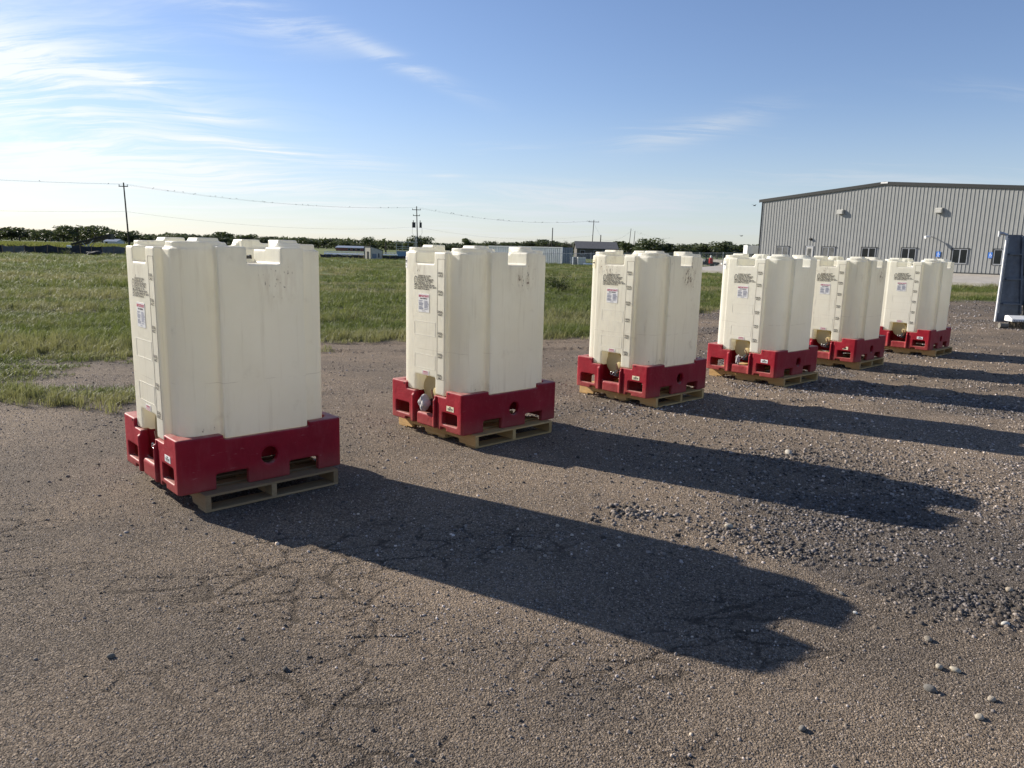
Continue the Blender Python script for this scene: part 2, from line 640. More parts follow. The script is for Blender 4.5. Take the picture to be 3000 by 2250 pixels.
def mat_pebble():
    m, n, b = new_mat('gravel stone')
    t = n.attr('tint', out='Color')
    f = n.noise(n.pos(), 160, 3)
    n.l.new(n.mix(n.math('MULTIPLY', n.rng(f, .3, .7), .15), t, (.10, .085, .068)), b.inputs['Base Color'])
    b.inputs['Roughness'].default_value = .85
    b.inputs['Specular IOR Level'].default_value = .25
    n.l.new(n.bump(n.noise(n.pos(), 260, 3), .5, .003), b.inputs['Normal'])
    return m


def mat_stone():
    m, n, b = new_mat('loose stone')
    o = n.obj()
    r = n.a('ShaderNodeObjectInfo').outputs['Color']
    f = n.noise(o, 40, 5, .6)
    n.l.new(n.mix(n.math('MULTIPLY', n.rng(f, .35, .7), .45), r, (.16, .14, .115)), b.inputs['Base Color'])
    b.inputs['Roughness'].default_value = .8
    n.l.new(n.bump(n.noise(o, 90, 4), .5, .006), b.inputs['Normal'])
    return m


def mat_leaf(name, c0, c1, dry=None, trans=.45, attr=True):
    m, n, b = new_mat(name)
    t = n.attr('tint', 'INSTANCER') if attr else n.a('ShaderNodeObjectInfo').outputs['Random']
    f = n.noise(n.obj() if attr else n.pos(), 9 if attr else .8, 3)
    c = n.mix(n.rng(n.math('ADD', n.math('MULTIPLY', t, .6), n.math('MULTIPLY', f, .4)), .25, .75), c0, c1)
    if dry:
        c = n.mix(n.attr('dry', 'INSTANCER'), c, dry)
    n.l.new(c, b.inputs['Base Color'])
    b.inputs['Roughness'].default_value = .55
    b.inputs['Specular IOR Level'].default_value = .3
    tr = n.a('ShaderNodeBsdfTranslucent')
    n.l.new(n.mix(.35, c, (.20, .24, .05)), tr.inputs['Color'])
    mx = n.a('ShaderNodeMixShader')
    mx.inputs[0].default_value = trans
    n.l.new(b.outputs[0], mx.inputs[1])
    n.l.new(tr.outputs[0], mx.inputs[2])
    n.l.new(mx.outputs[0], n.n['Material Output'].inputs[0])
    return m


def mat_wood(name, c0, c1):
    m, n, b = new_mat(name)
    o = n.obj()
    rnd = n.a('ShaderNodeObjectInfo').outputs['Random']
    o2 = n.vmath('ADD', o, n.comb(n.math('MULTIPLY', rnd, 13.0), n.math('MULTIPLY', rnd, 7.0), rnd))
    # grain runs along the longest direction of the piece: local x of its mesh
    g = n.noise(n.mapping(o2, scale=(1.2, 26, 26)), 2.2, 6, .6, .4)
    k = n.vor(n.mapping(o2, scale=(1, 4, 4)), 1.6)
    c = n.mix(n.rng(g, .3, .72), c0, c1)
    c = n.mix(n.math('MULTIPLY', n.rng(k, .0, .09, 1, 0), .8), c, tuple(q * .35 for q in c0))
    w = n.noise(o2, 5, 5, .65)
    c = n.mix(n.math('MULTIPLY', n.rng(w, .48, .72), .45), c, (.17, .135, .10))
    c = n.mix(n.math('MULTIPLY', rnd, .65), c, tuple(q * .55 for q in c0))
    n.l.new(c, b.inputs['Base Color'])
    b.inputs['Roughness'].default_value = .8
    b.inputs['Specular IOR Level'].default_value = .2
    n.l.new(n.bump(g, .35, .004), b.inputs['Normal'])
    return m


def mat_poly():
    """cream rotomoulded polyethylene, thick and slightly translucent; object colour r = grime, g = yellowing"""
    m, n, b = new_mat('cream polyethylene')
    o = n.obj()
    x, y, z = n.sep(o)
    oi = n.a('ShaderNodeObjectInfo')
    r, g, bl = n.a('ShaderNodeSeparateColor').outputs[:3]
    sc = n.n[-1]
    n.l.new(oi.outputs['Color'], sc.inputs[0])
    grime, yel = sc.outputs[0], sc.outputs[1]
    seed = n.comb(n.math('MULTIPLY', sc.outputs[2], 37.0), n.math('MULTIPLY', sc.outputs[2], 19.0), 0.0)
    os_ = n.vmath('ADD', o, seed)
    tone = n.noise(os_, 1.6, 5, .6)
    col = n.mix(n.rng(tone, .3, .7), (.855, .84, .75), (.91, .90, .83))
    col = n.mix(n.math('MULTIPLY', yel, .4), col, (.84, .795, .65))
    # faint rub marks and rain streaks
    st = n.noise(n.mapping(os_, scale=(14, 14, .9)), 1.6, 6, .65)
    col = n.mix(n.math('MULTIPLY', n.rng(st, .52, .78), n.math('MULTIPLY', grime, .42)), col, (.44, .39, .30))
    bl2 = n.noise(os_, 4.2, 5, .62)
    col = n.mix(n.math('MULTIPLY', n.rng(bl2, .60, .80), n.math('MULTIPLY', grime, .5)), col, (.40, .35, .27))
    # speckled rust-brown run-off under the handling slots
    sp = n.noise(n.mapping(os_, scale=(1, 1, .42)), 62, 3, .55)
    sp2 = n.noise(n.mapping(os_, scale=(1, 1, .28)), 23, 4, .6)
    right = n.math('MULTIPLY', n.rng(x, .50, .53), n.math('MULTIPLY', gauss(n, y, .13, .15), gauss(n, z, 1.55, .15)))
    front = n.math('MULTIPLY', n.rng(y, -.55, -.58), n.math('MULTIPLY', gauss(n, x, -.12, .16), gauss(n, z, 1.60, .085)))
    edge = n.math('MULTIPLY', n.rng(x, .44, .47), n.math('MULTIPLY', gauss(n, y, -.33, .06), gauss(n, z, 1.50, .22)))
    top = n.math('MULTIPLY', n.rng(z, 1.60, 1.72), .35)
    foot = n.math('MULTIPLY', n.rng(x, .40, .46), n.math('MULTIPLY', gauss(n, y, -.36, .2), gauss(n, z, .53, .05)))
    mask = n.math('ADD', n.math('ADD', right, n.math('MULTIPLY', front, .8)), n.math('ADD', n.math('ADD', n.math('MULTIPLY', edge, .30), n.math('MULTIPLY', top, .5)), n.math('MULTIPLY', foot, .6)))
    mask = n.math('MULTIPLY', mask, grime)
    speck = n.rng(n.math('ADD', sp, n.math('MULTIPLY', sp2, .35)), n.math('SUBTRACT', .93, n.math('MULTIPLY', mask, .26)), n.math('SUBTRACT', .985, n.math('MULTIPLY', mask, .22)))
    speck = n.math('MULTIPLY', speck, n.rng(mask, .08, .35))
    col = n.mix(n.math('MULTIPLY', speck, .85), col, (.075, .045, .03))
    soft = n.math('MULTIPLY', n.math('MULTIPLY', mask, n.rng(sp2, .40, .62)), .40)
    col = n.mix(soft, col, (.34, .25, .17))
    # horizontal mould parting line
    ln = n.math('ABSOLUTE', n.math('SUBTRACT', n.math('ADD', z, n.math('MULTIPLY', n.noise(os_, 3, 2), .03)), .875))
    col = n.mix(n.math('MULTIPLY', n.rng(ln, .0, .0035, 1, 0), n.math('MULTIPLY', n.rng(n.noise(os_, 6, 2), .45, .6), .40)), col, (.30, .26, .2))
    n.l.new(col, b.inputs['Base Color'])
    b.inputs['Roughness'].default_value = .42
    b.inputs['Specular IOR Level'].default_value = .42
    n.l.new(n.bump(n.math('ADD', n.noise(os_, 7, 4), n.math('MULTIPLY', n.noise(os_, 150, 2), .05)), .35, .012), b.inputs['Normal'])
    tr = n.a('ShaderNodeBsdfTranslucent')
    n.l.new(n.mix(1.0, col, col), tr.inputs['Color'])
    tint = n.a('ShaderNodeMix', data_type='RGBA', blend_type='MULTIPLY')
    tint.inputs[0].default_value = 1.0
    n.l.new(col, tint.inputs[6])
    tint.inputs[7].default_value = (1.0, .975, .88, 1)
    n.l.new(tint.outputs[2], tr.inputs['Color'])
    mx = n.a('ShaderNodeMixShader')
    mx.inputs[0].default_value = .42
    n.l.new(b.outputs[0], mx.inputs[1])
    n.l.new(tr.outputs[0], mx.inputs[2])
    n.l.new(mx.outputs[0], n.n['Material Output'].inputs[0])
    return m


def mat_outlet():
    m, n, b = new_mat('polyethylene with amber glow painted in')
    o = n.obj()
    n.l.new(n.mix(n.rng(n.noise(o, 6, 4), .3, .7), (.74, .60, .30), (.82, .68, .37)), b.inputs['Base Color'])  # yellow deepened in place of the glow through thick translucent plastic
    b.inputs['Roughness'].default_value = .4
    tr = n.a('ShaderNodeBsdfTranslucent')
    tr.inputs['Color'].default_value = (.75, .58, .27, 1)
    mx = n.a('ShaderNodeMixShader')
    mx.inputs[0].default_value = .35
    n.l.new(b.outputs[0], mx.inputs[1])
    n.l.new(tr.outputs[0], mx.inputs[2])
    n.l.new(mx.outputs[0], n.n['Material Output'].inputs[0])
    return m


def mat_red():
    m, n, b = new_mat('faded red plastic')
    o = n.obj()
    rnd = n.a('ShaderNodeObjectInfo').outputs['Random']
    os_ = n.vmath('ADD', o, n.comb(n.math('MULTIPLY', rnd, 11.0), 0.0, n.math('MULTIPLY', rnd, 5.0)))
    f = n.noise(os_, 3.2, 5, .6)
    c = n.mix(n.rng(f, .3, .7), (.27, .006, .017), (.34, .010, .024))
    ch = n.noise(n.mapping(os_, scale=(5, 5, 1.6)), 2.0, 6, .65)
    c = n.mix(n.math('MULTIPLY', n.rng(ch, .48, .78), .20), c, (.48, .11, .11))
    nz = n.sep(n.a('ShaderNodeNewGeometry').outputs['Normal'])[2]
    dust = n.math('MULTIPLY', n.rng(nz, .5, .95), n.rng(n.noise(os_, 9, 5), .3, .6, .25, .6))
    c = n.mix(dust, c, (.47, .31, .25))
    pt = n.a('ShaderNodeNewGeometry').outputs['Pointiness']
    wear = n.math('MULTIPLY', n.rng(pt, .52, .60), n.rng(n.noise(os_, 14, 5, .65), .35, .65, .1, .75))
    c = n.mix(wear, c, (.58, .20, .19))
    sc_ = n.noise(n.mapping(os_, scale=(2, 2, 9), rot=(.3, .4, 0)), 5.0, 5, .7)
    c = n.mix(n.math('MULTIPLY', n.rng(sc_, .62, .72), .35), c, (.55, .22, .2))
    zz = n.sep(o)[2]
    low = n.math('MULTIPLY', n.rng(n.math('ADD', zz, n.math('MULTIPLY', n.noise(os_, 8, 4), .06)), .34, .15), .32)
    c = n.mix(low, c, (.26, .14, .10))
    n.l.new(c, b.inputs['Base Color'])
    b.inputs['Roughness'].default_value = .55
    b.inputs['Specular IOR Level'].default_value = .22
    n.l.new(n.bump(n.math('ADD', n.noise(os_, 5.5, 3), n.math('MULTIPLY', n.noise(os_, 60, 3), .12)), .5, .02), b.inputs['Normal'])
    return m


def mat_glass(name='dark window glass', col=(.006, .008, .010)):
    m, n, b = new_mat(name)
    n.l.new(n.mix(n.rng(n.noise(n.obj(), 1.3, 3), .35, .65), col, tuple(q * 1.8 for q in col)), b.inputs['Base Color'])
    b.inputs['Roughness'].default_value = .08
    b.inputs['Specular IOR Level'].default_value = .30
    return m


def mat_chain():
    m, n, b = new_mat('chain link fabric')
    o = n.obj()
    x, y, z = n.sep(o)
    k = 1 / .07
    u = n.math('FRACT', n.math('MULTIPLY', n.math('ADD', x, z), k))
    v = n.math('FRACT', n.math('MULTIPLY', n.math('SUBTRACT', x, z), k))
    wire = n.math('MAXIMUM', n.math('LESS_THAN', u, .10), n.math('LESS_THAN', v, .10))
    b.inputs['Base Color'].default_value = (.42, .43, .43, 1)
    b.inputs['Metallic'].default_value = .3
    b.inputs['Roughness'].default_value = .5
    tr = n.a('ShaderNodeBsdfTransparent')
    mx = n.a('ShaderNodeMixShader')
    n.l.new(wire, mx.inputs[0])
    n.l.new(tr.outputs[0], mx.inputs[1])
    n.l.new(b.outputs[0], mx.inputs[2])
    n.l.new(mx.outputs[0], n.n['Material Output'].inputs[0])
    return m


MT = dict(
    ground=mat_ground(), pebble=mat_pebble(), stone=mat_stone(),
    blade=mat_leaf('grass blade', (.078, .108, .025), (.168, .200, .050), (.34, .295, .15), .40),
    leaf=mat_leaf('tree foliage', (.036, .048, .026), (.074, .092, .043), None, .25, False),
    weed=mat_leaf('weed foliage', (.030, .048, .016), (.065, .088, .028), None, .3, False),
    crop=mat_leaf('crop foliage', (.19, .19, .05), (.27, .25, .075), None, .35, False),
    bark=simple('bark', (.075, .06, .045), .9, 0, .3, 9, .01),
    poly=mat_poly(), outlet=mat_outlet(), red=mat_red(),
    pine=mat_wood('fresh pine', (.58, .35, .14), (.70, .47, .21)),
    oldpine=mat_wood('weathered pine', (.34, .22, .115), (.44, .30, .165)),
    polewood=mat_wood('creosoted pole wood', (.055, .048, .040), (.085, .074, .06)),
    black=simple('black plastic', (.018, .017, .018), .45, 0, .2),
    darkmetal=simple('dark steel', (.05, .05, .052), .5, .4, .2, 8, .002),
    ink=simple('black ink', (.03, .03, .035), .8, 0, .1),
    redink=simple('red ink', (.45, .05, .10), .8, 0, .1),
    greyink=simple('grey small print', (.33, .33, .38), .8, 0, .15),
    label=simple('label paper', (.70, .69, .66), .55, 0, .05, 30),
    cream=simple('cream sticker', (.80, .72, .50), .5, 0, .06, 30),
    white=simple('white sticker', (.82, .82, .80), .5, 0, .05, 30),
    emboss=simple('embossed polyethylene', (.80, .765, .66), .42, 0, .05, 4),
    grooveshade=simple('painted groove shade', (.42, .38, .30), .6, 0, .1, 20),  # dark tone for raised bars, painting the shadow line of a groove
    handle=simple('brown valve lever', (.10, .035, .018), .4, 0, .2),
    chrome=simple('bright steel', (.62, .62, .60), .25, .9, .1),
    bag=simple('grey polythene bag', (.46, .43, .42), .65, 0, .15, 30, .002, .25),
    panel=simple('grey painted steel panel', (.27, .272, .262), .45, .0, .035, 1.2, 0, .5),
    trim=simple('charcoal trim', (.014, .016, .016), .6, 0, .08, 3),
    frame=simple('window frame', (.34, .35, .37), .4, .2, .06),
    glass=mat_glass(), glassl=mat_glass('grey blind behind glass', (.09, .092, .09)),
    galv=simple('galvanised steel', (.42, .43, .44), .4, .6, .1, 5),
    lampbody=simple('grey lamp housing', (.42, .41, .37), .5, 0, .08),
    signblue=simple('sign blue', (.02, .14, .52), .4, 0, .05),
    signwhite=simple('sign white', (.8, .82, .85), .4, 0, .03),
    concrete=simple('concrete', (.36, .33, .29), .85, 0, .1, 1.5, .004),
    chain=mat_chain(),
    boxwhite=simple('white container paint', (.66, .66, .65), .5, 0, .08, 1.5, 0, .4, .25),
    boxblue=simple('blue grey container paint', (.16, .19, .23), .5, 0, .12, 1.5, 0, .4, .3),
    siltcloth=simple('black silt cloth', (.035, .038, .045), .9, 0, .3, 2.5),
    greycloth=simple('faded grey cloth', (.12, .12, .12), .9, 0, .2, 2.5),
    whitepipe=simple('white pipe', (.80, .80, .78), .4, 0, .06, 3),
    roofgrey=simple('grey shingles', (.10, .10, .105), .9, 0, .2, 3),
    siding=simple('pale siding', (.46, .45, .42), .7, 0, .08, 2),
    shadewall=simple('siding darkened for shade', (.10, .09, .08), .8, 0, .12, 2),  # shade on the low house's wall put into its siding colour
    whitewall=simple('white siding', (.66, .66, .64), .7, 0, .06, 2),
    brick=simple('red brick far off', (.27, .115, .09), .85, 0, .2, 4),
    tanwall=simple('tan metal wall', (.50, .46, .38), .6, 0, .06, 2),
    roofsteel=simple('steel roof', (.30, .32, .34), .4, .3, .08, 2),
    navy=simple('scuffed slate blue steel', (.085, .105, .135), .42, .0, .3, 4, .003, .5, .3),
    whitepaint=simple('white enamel', (.78, .77, .74), .4, 0, .06, 6, 0, .5, .3),
    rubber=simple('rubber', (.03, .03, .03), .8, 0, .3, 9),
    bristle=simple('bristle', (.16, .13, .09), .9, 0, .3, 20),
    tyredust=simple('dusty rubber', (.17, .155, .13), .9, 0, .2, 9),
    redpaint=simple('red paint', (.42, .02, .02), .45, 0, .1),
    bluepaint=simple('faded blue paint', (.16, .26, .40), .5, 0, .1, 3),
    bird=simple('dark feathers', (.03, .03, .032), .8, 0, .2),
    hose=simple('pale hose', (.40, .38, .34), .6, 0, .15),
)

# ------------------------------------------------------------------ ground: one sheet, fine near the camera, out to the horizon
def grow(a, step, end, k=1.13):
    out = []
    while abs(a) < abs(end):
        a += step
        step *= k
        out.append(a)
    return out


def grey_patch(x, y):
    """where dumped grey crushed rock lies over the packed tan surface"""
    return sstep(.50, .60, fbm(x * .42, y * .62, 95, 4) + .10 * sstep(2, 9, x) - .06) * sstep(-1.5, 1.5, x - .30 * (y - 5.5))


def yard_tone(x, y):
    return np.clip(-.36 * grey_patch(x, y) + .5 + 1.1 * (fbm(x * .38, y * .55, 91, 3) - .5) + .7 * (fbm(x * 1.7, y * 2.1, 92, 3) - .5) + .16 * sstep(-2.0, 3.0, x), 0, 1)


def build_ground():
    xs = np.concatenate([np.array(grow(-11, -.12, -2600))[::-1], np.arange(-11, -3.2, .11), np.arange(-3.2, 2.8, .018), np.arange(2.8, 4.6, .034), np.arange(4.6, 16, .11), grow(16, .12, 2600)])
    ys = np.concatenate([np.array(grow(1.6, -.1, -500, 1.3))[::-1], np.arange(1.6, 1.9, .034), np.arange(1.9, 5.2, .015), np.arange(5.2, 7.6, .034), np.arange(7.6, 22, .10), grow(22, .12, 4200, 1.10)])
    X, Y = np.meshgrid(xs, ys)
    Z = tz(X, Y)
    CK = np.zeros(X.shape)
    q = (np.abs(X) < 5) & (Y > 1.7) & (Y < 5.6)
    CK[q] = crack_field(X[q], Y[q])
    Z = Z - .0075 * CK
    nx, ny = len(xs), len(ys)
    co = np.stack([X.ravel(), Y.ravel(), Z.ravel()], 1)
    i = (np.arange(ny - 1)[:, None] * nx + np.arange(nx - 1)[None, :]).ravel()
    f = np.stack([i, i + 1, i + nx + 1, i + nx], 1)
    me = bpy.data.meshes.new('ground')
    me.vertices.add(len(co))
    me.vertices.foreach_set('co', co.ravel())
    me.loops.add(f.size)
    me.loops.foreach_set('vertex_index', f.ravel().astype(np.int32))
    me.polygons.add(len(f))
    me.polygons.foreach_set('loop_start', (np.arange(len(f)) * 4).astype(np.int32))
    me.polygons.foreach_set('use_smooth', np.ones(len(f), bool))
    a = me.attributes.new('crack', 'FLOAT', 'POINT')
    a.data.foreach_set('value', CK.ravel().astype(np.float32))
    a = me.attributes.new('tone', 'FLOAT', 'POINT')
    a.data.foreach_set('value', yard_tone(X, Y).ravel().astype(np.float32))
    a = me.attributes.new('grassy', 'FLOAT', 'POINT')
    sdv = yard_sd(X, Y)
    a.data.foreach_set('value', sstep(.25, -.35, sdv).ravel().astype(np.float32))
    me.update(calc_edges=True)
    o = link('ground', me, MT['ground'])
    tag(o, kind='structure')
build_ground()


def mesh_np(name, co, tris, tint=None):
    me = bpy.data.meshes.new(name)
    me.vertices.add(len(co))
    me.vertices.foreach_set('co', co.astype(np.float32).ravel())
    me.loops.add(tris.size)
    me.loops.foreach_set('vertex_index', tris.ravel().astype(np.int32))
    me.polygons.add(len(tris))
    me.polygons.foreach_set('loop_start', (np.arange(len(tris)) * 3).astype(np.int32))
    me.polygons.foreach_set('use_smooth', np.ones(len(tris), bool))
    if tint is not None:
        a = me.attributes.new('tint', 'FLOAT_COLOR', 'POINT')
        a.data.foreach_set('color', np.concatenate([tint, np.ones((len(tint), 1))], 1).astype(np.float32).ravel())
    me.update(calc_edges=True)
    return me


def build_gravel():
    P = []
    # bands: y-range as distance from the viewer, stones per m2, size range, fine?
    bands = ((1.7, 3.2, 9800, .0027, .0056, 0), (3.2, 4.6, 6200, .0035, .0068, 0), (4.6, 7.0, 2700, .0045, .009, 0), (7.0, 10, 1100, .006, .012, 0),
             (1.7, 4.2, 420, .005, .010, 1), (4.2, 8.0, 620, .007, .017, 1), (8.0, 13, 380, .010, .022, 1), (13, 24, 70, .014, .030, 1), (24, 40, 12, .025, .045, 1))
    for d0, d1, den, s0, s1, big in bands:
        wx = .86 * d1 + .8
        n = int(den * (d1 - d0) * 2 * wx)
        x = rng.uniform(-wx, wx, n)
        y = rng.uniform(d0, d1, n)
        keep = np.abs(x) < .86 * y + .8
        # coarse crushed rock lies in drifts, packed fines in between
        drift = fbm(x * .55, y * .55, 31, 3)
        right = sstep(-2.5, 3.0, x - .25 * (y - 4))
        thr = (drift * .6 + .22 * right + .55 * grey_patch(x, y)) if big else (1.15 - .5 * drift)
        keep &= rng.uniform(0, 1, n) < np.clip((thr - (.30 if big else .1)) * (1.6 if big else 1.1), .05, 1)
        keep &= yard_sd(x, y) > -.15
        x, y = x[keep], y[keep]
        s = s0 + (s1 - s0) * rng.uniform(0, 1, len(x)) ** 2.2
        P.append((x, y, s, np.full(len(x), big)))
    # crumbled clods and stones beside the wheel marks
    for cx, cy, r, k, s0, s1 in ((.87, 5.05, .13, 260, .008, .026), (1.75, 4.43, .16, 320, .006, .02), (1.42, 4.75, .35, 160, .006, .022), (2.45, 3.8, .30, 420, .006, .018), (2.85, 3.75, .35, 500, .006, .02), (2.2, 4.9, .6, 900, .006, .018), (3.3, 5.8, .8, 1300, .007, .02), (2.6, 6.6, 1.2, 1600, .008, .022)):
        t = rng.uniform(0, 2 * math.pi, k)
        q = r * np.abs(rng.normal(0, .7, k))
        P.append((cx + q * np.cos(t) * 1.6, cy + q * np.sin(t), s0 + (s1 - s0) * rng.uniform(0, 1, k) ** 2, np.full(k, 2)))
    x = np.concatenate([q[0] for q in P])
    y = np.concatenate([q[1] for q in P])
    s = np.concatenate([q[2] for q in P])
    big = np.concatenate([q[3] for q in P])
    z = tz(x, y)
    n = len(x)
    # tones: mostly grey-brown, some dark basalt, a few pale quartz
    k = rng.uniform(0, 1, n)
    v = np.where(k < .22, rng.uniform(.045, .09, n), np.where(k > .90, rng.uniform(.40, .66, n), rng.uniform(.12, .36, n)))
    gp_ = grey_patch(x, y)
    v = v * (.66 + .50 * yard_tone(x, y)) * (1 - .08 * gp_)
    warm = rng.uniform(-.02, .16, n) * (1 - gp_) - .03 * gp_
    tint = np.stack([v * (1.08 + warm * .8), v * (.94 + warm * .12), v * (.85 - warm * .8)], 1)
    tint = np.where((big == 2)[:, None], tint * .62, tint)
    ck = np.where(big == 0, crack_field(x, y), 0)
    tint = tint * (1 - .6 * ck)[:, None]
    z = z - .009 * ck
    for nm, sel, ring in (('fine_gravel', big == 0, 5), ('coarse_gravel', big > 0, 6)):
        xx, yy, zz, ss, tt = x[sel], y[sel], z[sel], s[sel], tint[sel]
        m = len(xx)
        rot = rng.uniform(0, 6.28, m)
        asp = rng.uniform(.62, 1.0, m)
        hgt = rng.uniform(.55, 1.05, m)
        if ring == 5:
            a = np.arange(4) * 2 * math.pi / 4
            lx = np.cos(a)[None] * ss[:, None] * rng.uniform(.8, 1.15, (m, 4))
            ly = np.sin(a)[None] * (ss * asp)[:, None] * rng.uniform(.8, 1.15, (m, 4))
            lz = np.full((m, 4), -.25) * ss[:, None]
            lx = np.concatenate([lx, (rng.uniform(-.25, .25, m) * ss)[:, None]], 1)
            ly = np.concatenate([ly, (rng.uniform(-.25, .25, m) * ss)[:, None]], 1)
            lz = np.concatenate([lz, (hgt * ss * .9)[:, None]], 1)
            T = np.array([(0, 1, 4), (1, 2, 4), (2, 3, 4), (3, 0, 4)])
            nv = 5
        else:
            a = np.arange(5) * 2 * math.pi / 5
            def rg(rad, off):
                return (np.cos(a + off)[None] * ss[:, None] * rad * rng.uniform(.82, 1.15, (m, 5)), np.sin(a + off)[None] * (ss * asp)[:, None] * rad * rng.uniform(.82, 1.15, (m, 5)))
            x0, y0 = rg(1.0, 0)
            x1, y1 = rg(.80, .6)
            lx = np.concatenate([x0, x1, np.zeros((m, 1))], 1)
            ly = np.concatenate([y0, y1, np.zeros((m, 1))], 1)
            lz = np.concatenate([np.full((m, 5), -.2) * ss[:, None], (hgt * ss * .62)[:, None] * rng.uniform(.75, 1.2, (m, 5)), (hgt * ss * .86)[:, None]], 1)
            T = []
            for q in range(5):
                r2 = (q + 1) % 5
                T += [(q, r2, 5 + q), (r2, 5 + r2, 5 + q), (5 + q, 5 + r2, 10)]
            T = np.array(T)
            nv = 11
        cx, sx = np.cos(rot)[:, None], np.sin(rot)[:, None]
        co = np.stack([xx[:, None] + lx * cx - ly * sx, yy[:, None] + lx * sx + ly * cx, zz[:, None] + lz], 2).reshape(-1, 3)
        tr = (np.arange(m)[:, None, None] * nv + T[None]).reshape(-1, 3)
        me = mesh_np(nm, co, tr, np.repeat(tt, nv, 0))
        o = link(nm, me, MT['pebble'])
        tag(o, 'fine packed grey brown grit covering the yard' if ring == 5 else 'coarse grey crushed stones scattered over the yard', 'gravel', kind='stuff')
build_gravel()


# ------------------------------------------------------------------ scattered instances (grass only: uncountable)
def scatter(name, pts, rot, scl, idx, tint, dry, protos, label, cat):
    me = bpy.data.meshes.new(name)
    me.vertices.add(len(pts))
    me.vertices.foreach_set('co', pts.astype(np.float32).ravel())
    def at_(nm, typ, arr, field):
        a = me.attributes.new(nm, typ, 'POINT')
        a.data.foreach_set(field, arr)
    at_('rot', 'FLOAT_VECTOR', rot.astype(np.float32).ravel(), 'vector')
    at_('scl', 'FLOAT_VECTOR', scl.astype(np.float32).ravel(), 'vector')
    at_('idx', 'INT', idx.astype(np.int32), 'value')
    at_('tint', 'FLOAT', tint.astype(np.float32), 'value')
    at_('dry', 'FLOAT', dry.astype(np.float32), 'value')
    me.update()
    o = link(name, me)
    c = bpy.data.collections.new(name + ' pieces')
    for i, q in enumerate(protos):
        c.objects.link(q)
    g = bpy.data.node_groups.new(name, 'GeometryNodeTree')
    g.interface.new_socket('Geometry', in_out='INPUT', socket_type='NodeSocketGeometry')
    g.interface.new_socket('Geometry', in_out='OUTPUT', socket_type='NodeSocketGeometry')
    gi, go = g.nodes.new('NodeGroupInput'), g.nodes.new('NodeGroupOutput')
    ip = g.nodes.new('GeometryNodeInstanceOnPoints')
    ci = g.nodes.new('GeometryNodeCollectionInfo')
    ci.inputs['Collection'].default_value = c
    ci.inputs['Separate Children'].default_value = True
    ci.inputs['Reset Children'].default_value = True
    ip.inputs['Pick Instance'].default_value = True
    def na(nm, t):
        k = g.nodes.new('GeometryNodeInputNamedAttribute')
        k.data_type = t
        k.inputs['Name'].default_value = nm
        return k.outputs[0]
    L = g.links.new
    L(gi.outputs[0], ip.inputs['Points'])
    L(ci.outputs[0], ip.inputs['Instance'])
    L(na('idx', 'INT'), ip.inputs['Instance Index'])
    L(na('rot', 'FLOAT_VECTOR'), ip.inputs['Rotation'])
    L(na('scl', 'FLOAT_VECTOR'), ip.inputs['Scale'])
    L(ip.outputs[0], go.inputs[0])
    m = o.modifiers.new('scatter', 'NODES')
    m.node_group = g
    tag(o, label, cat, kind='stuff')
    return o


def blade_clump(name, k, rad, h0, h1, w, lean, mat, seed):
    r = np.random.default_rng(seed)
    co, tr = [], []
    for i in range(k):
        t = r.uniform(0, 6.28)
        q = rad * math.sqrt(r.uniform())
        bx, by = q * math.cos(t), q * math.sin(t)
        h = r.uniform(h0, h1)
        a = r.uniform(0, 6.28)
        dx, dy = math.cos(a), math.sin(a)
        ln = h * r.uniform(.1, 1) * lean
        px, py = -dy * w / 2, dx * w / 2
        b = len(co)
        f1, f2 = .5, 1.0
        co += [(bx - px, by - py, -.01), (bx + px, by + py, -.01),
               (bx + dx * ln * .3 - px * .8, by + dy * ln * .3 - py * .8, h * .58), (bx + dx * ln * .3 + px * .8, by + dy * ln * .3 + py * .8, h * .58),
               (bx + dx * ln, by + dy * ln, h * (1 - .25 * lean * r.uniform()))]
        tr += [(b, b + 1, b + 3), (b, b + 3, b + 2), (b + 2, b + 3, b + 4)]
    me = mesh_np(name, np.array(co), np.array(tr))
    me.materials.append(mat)
    return bpy.data.objects.new(name, me)


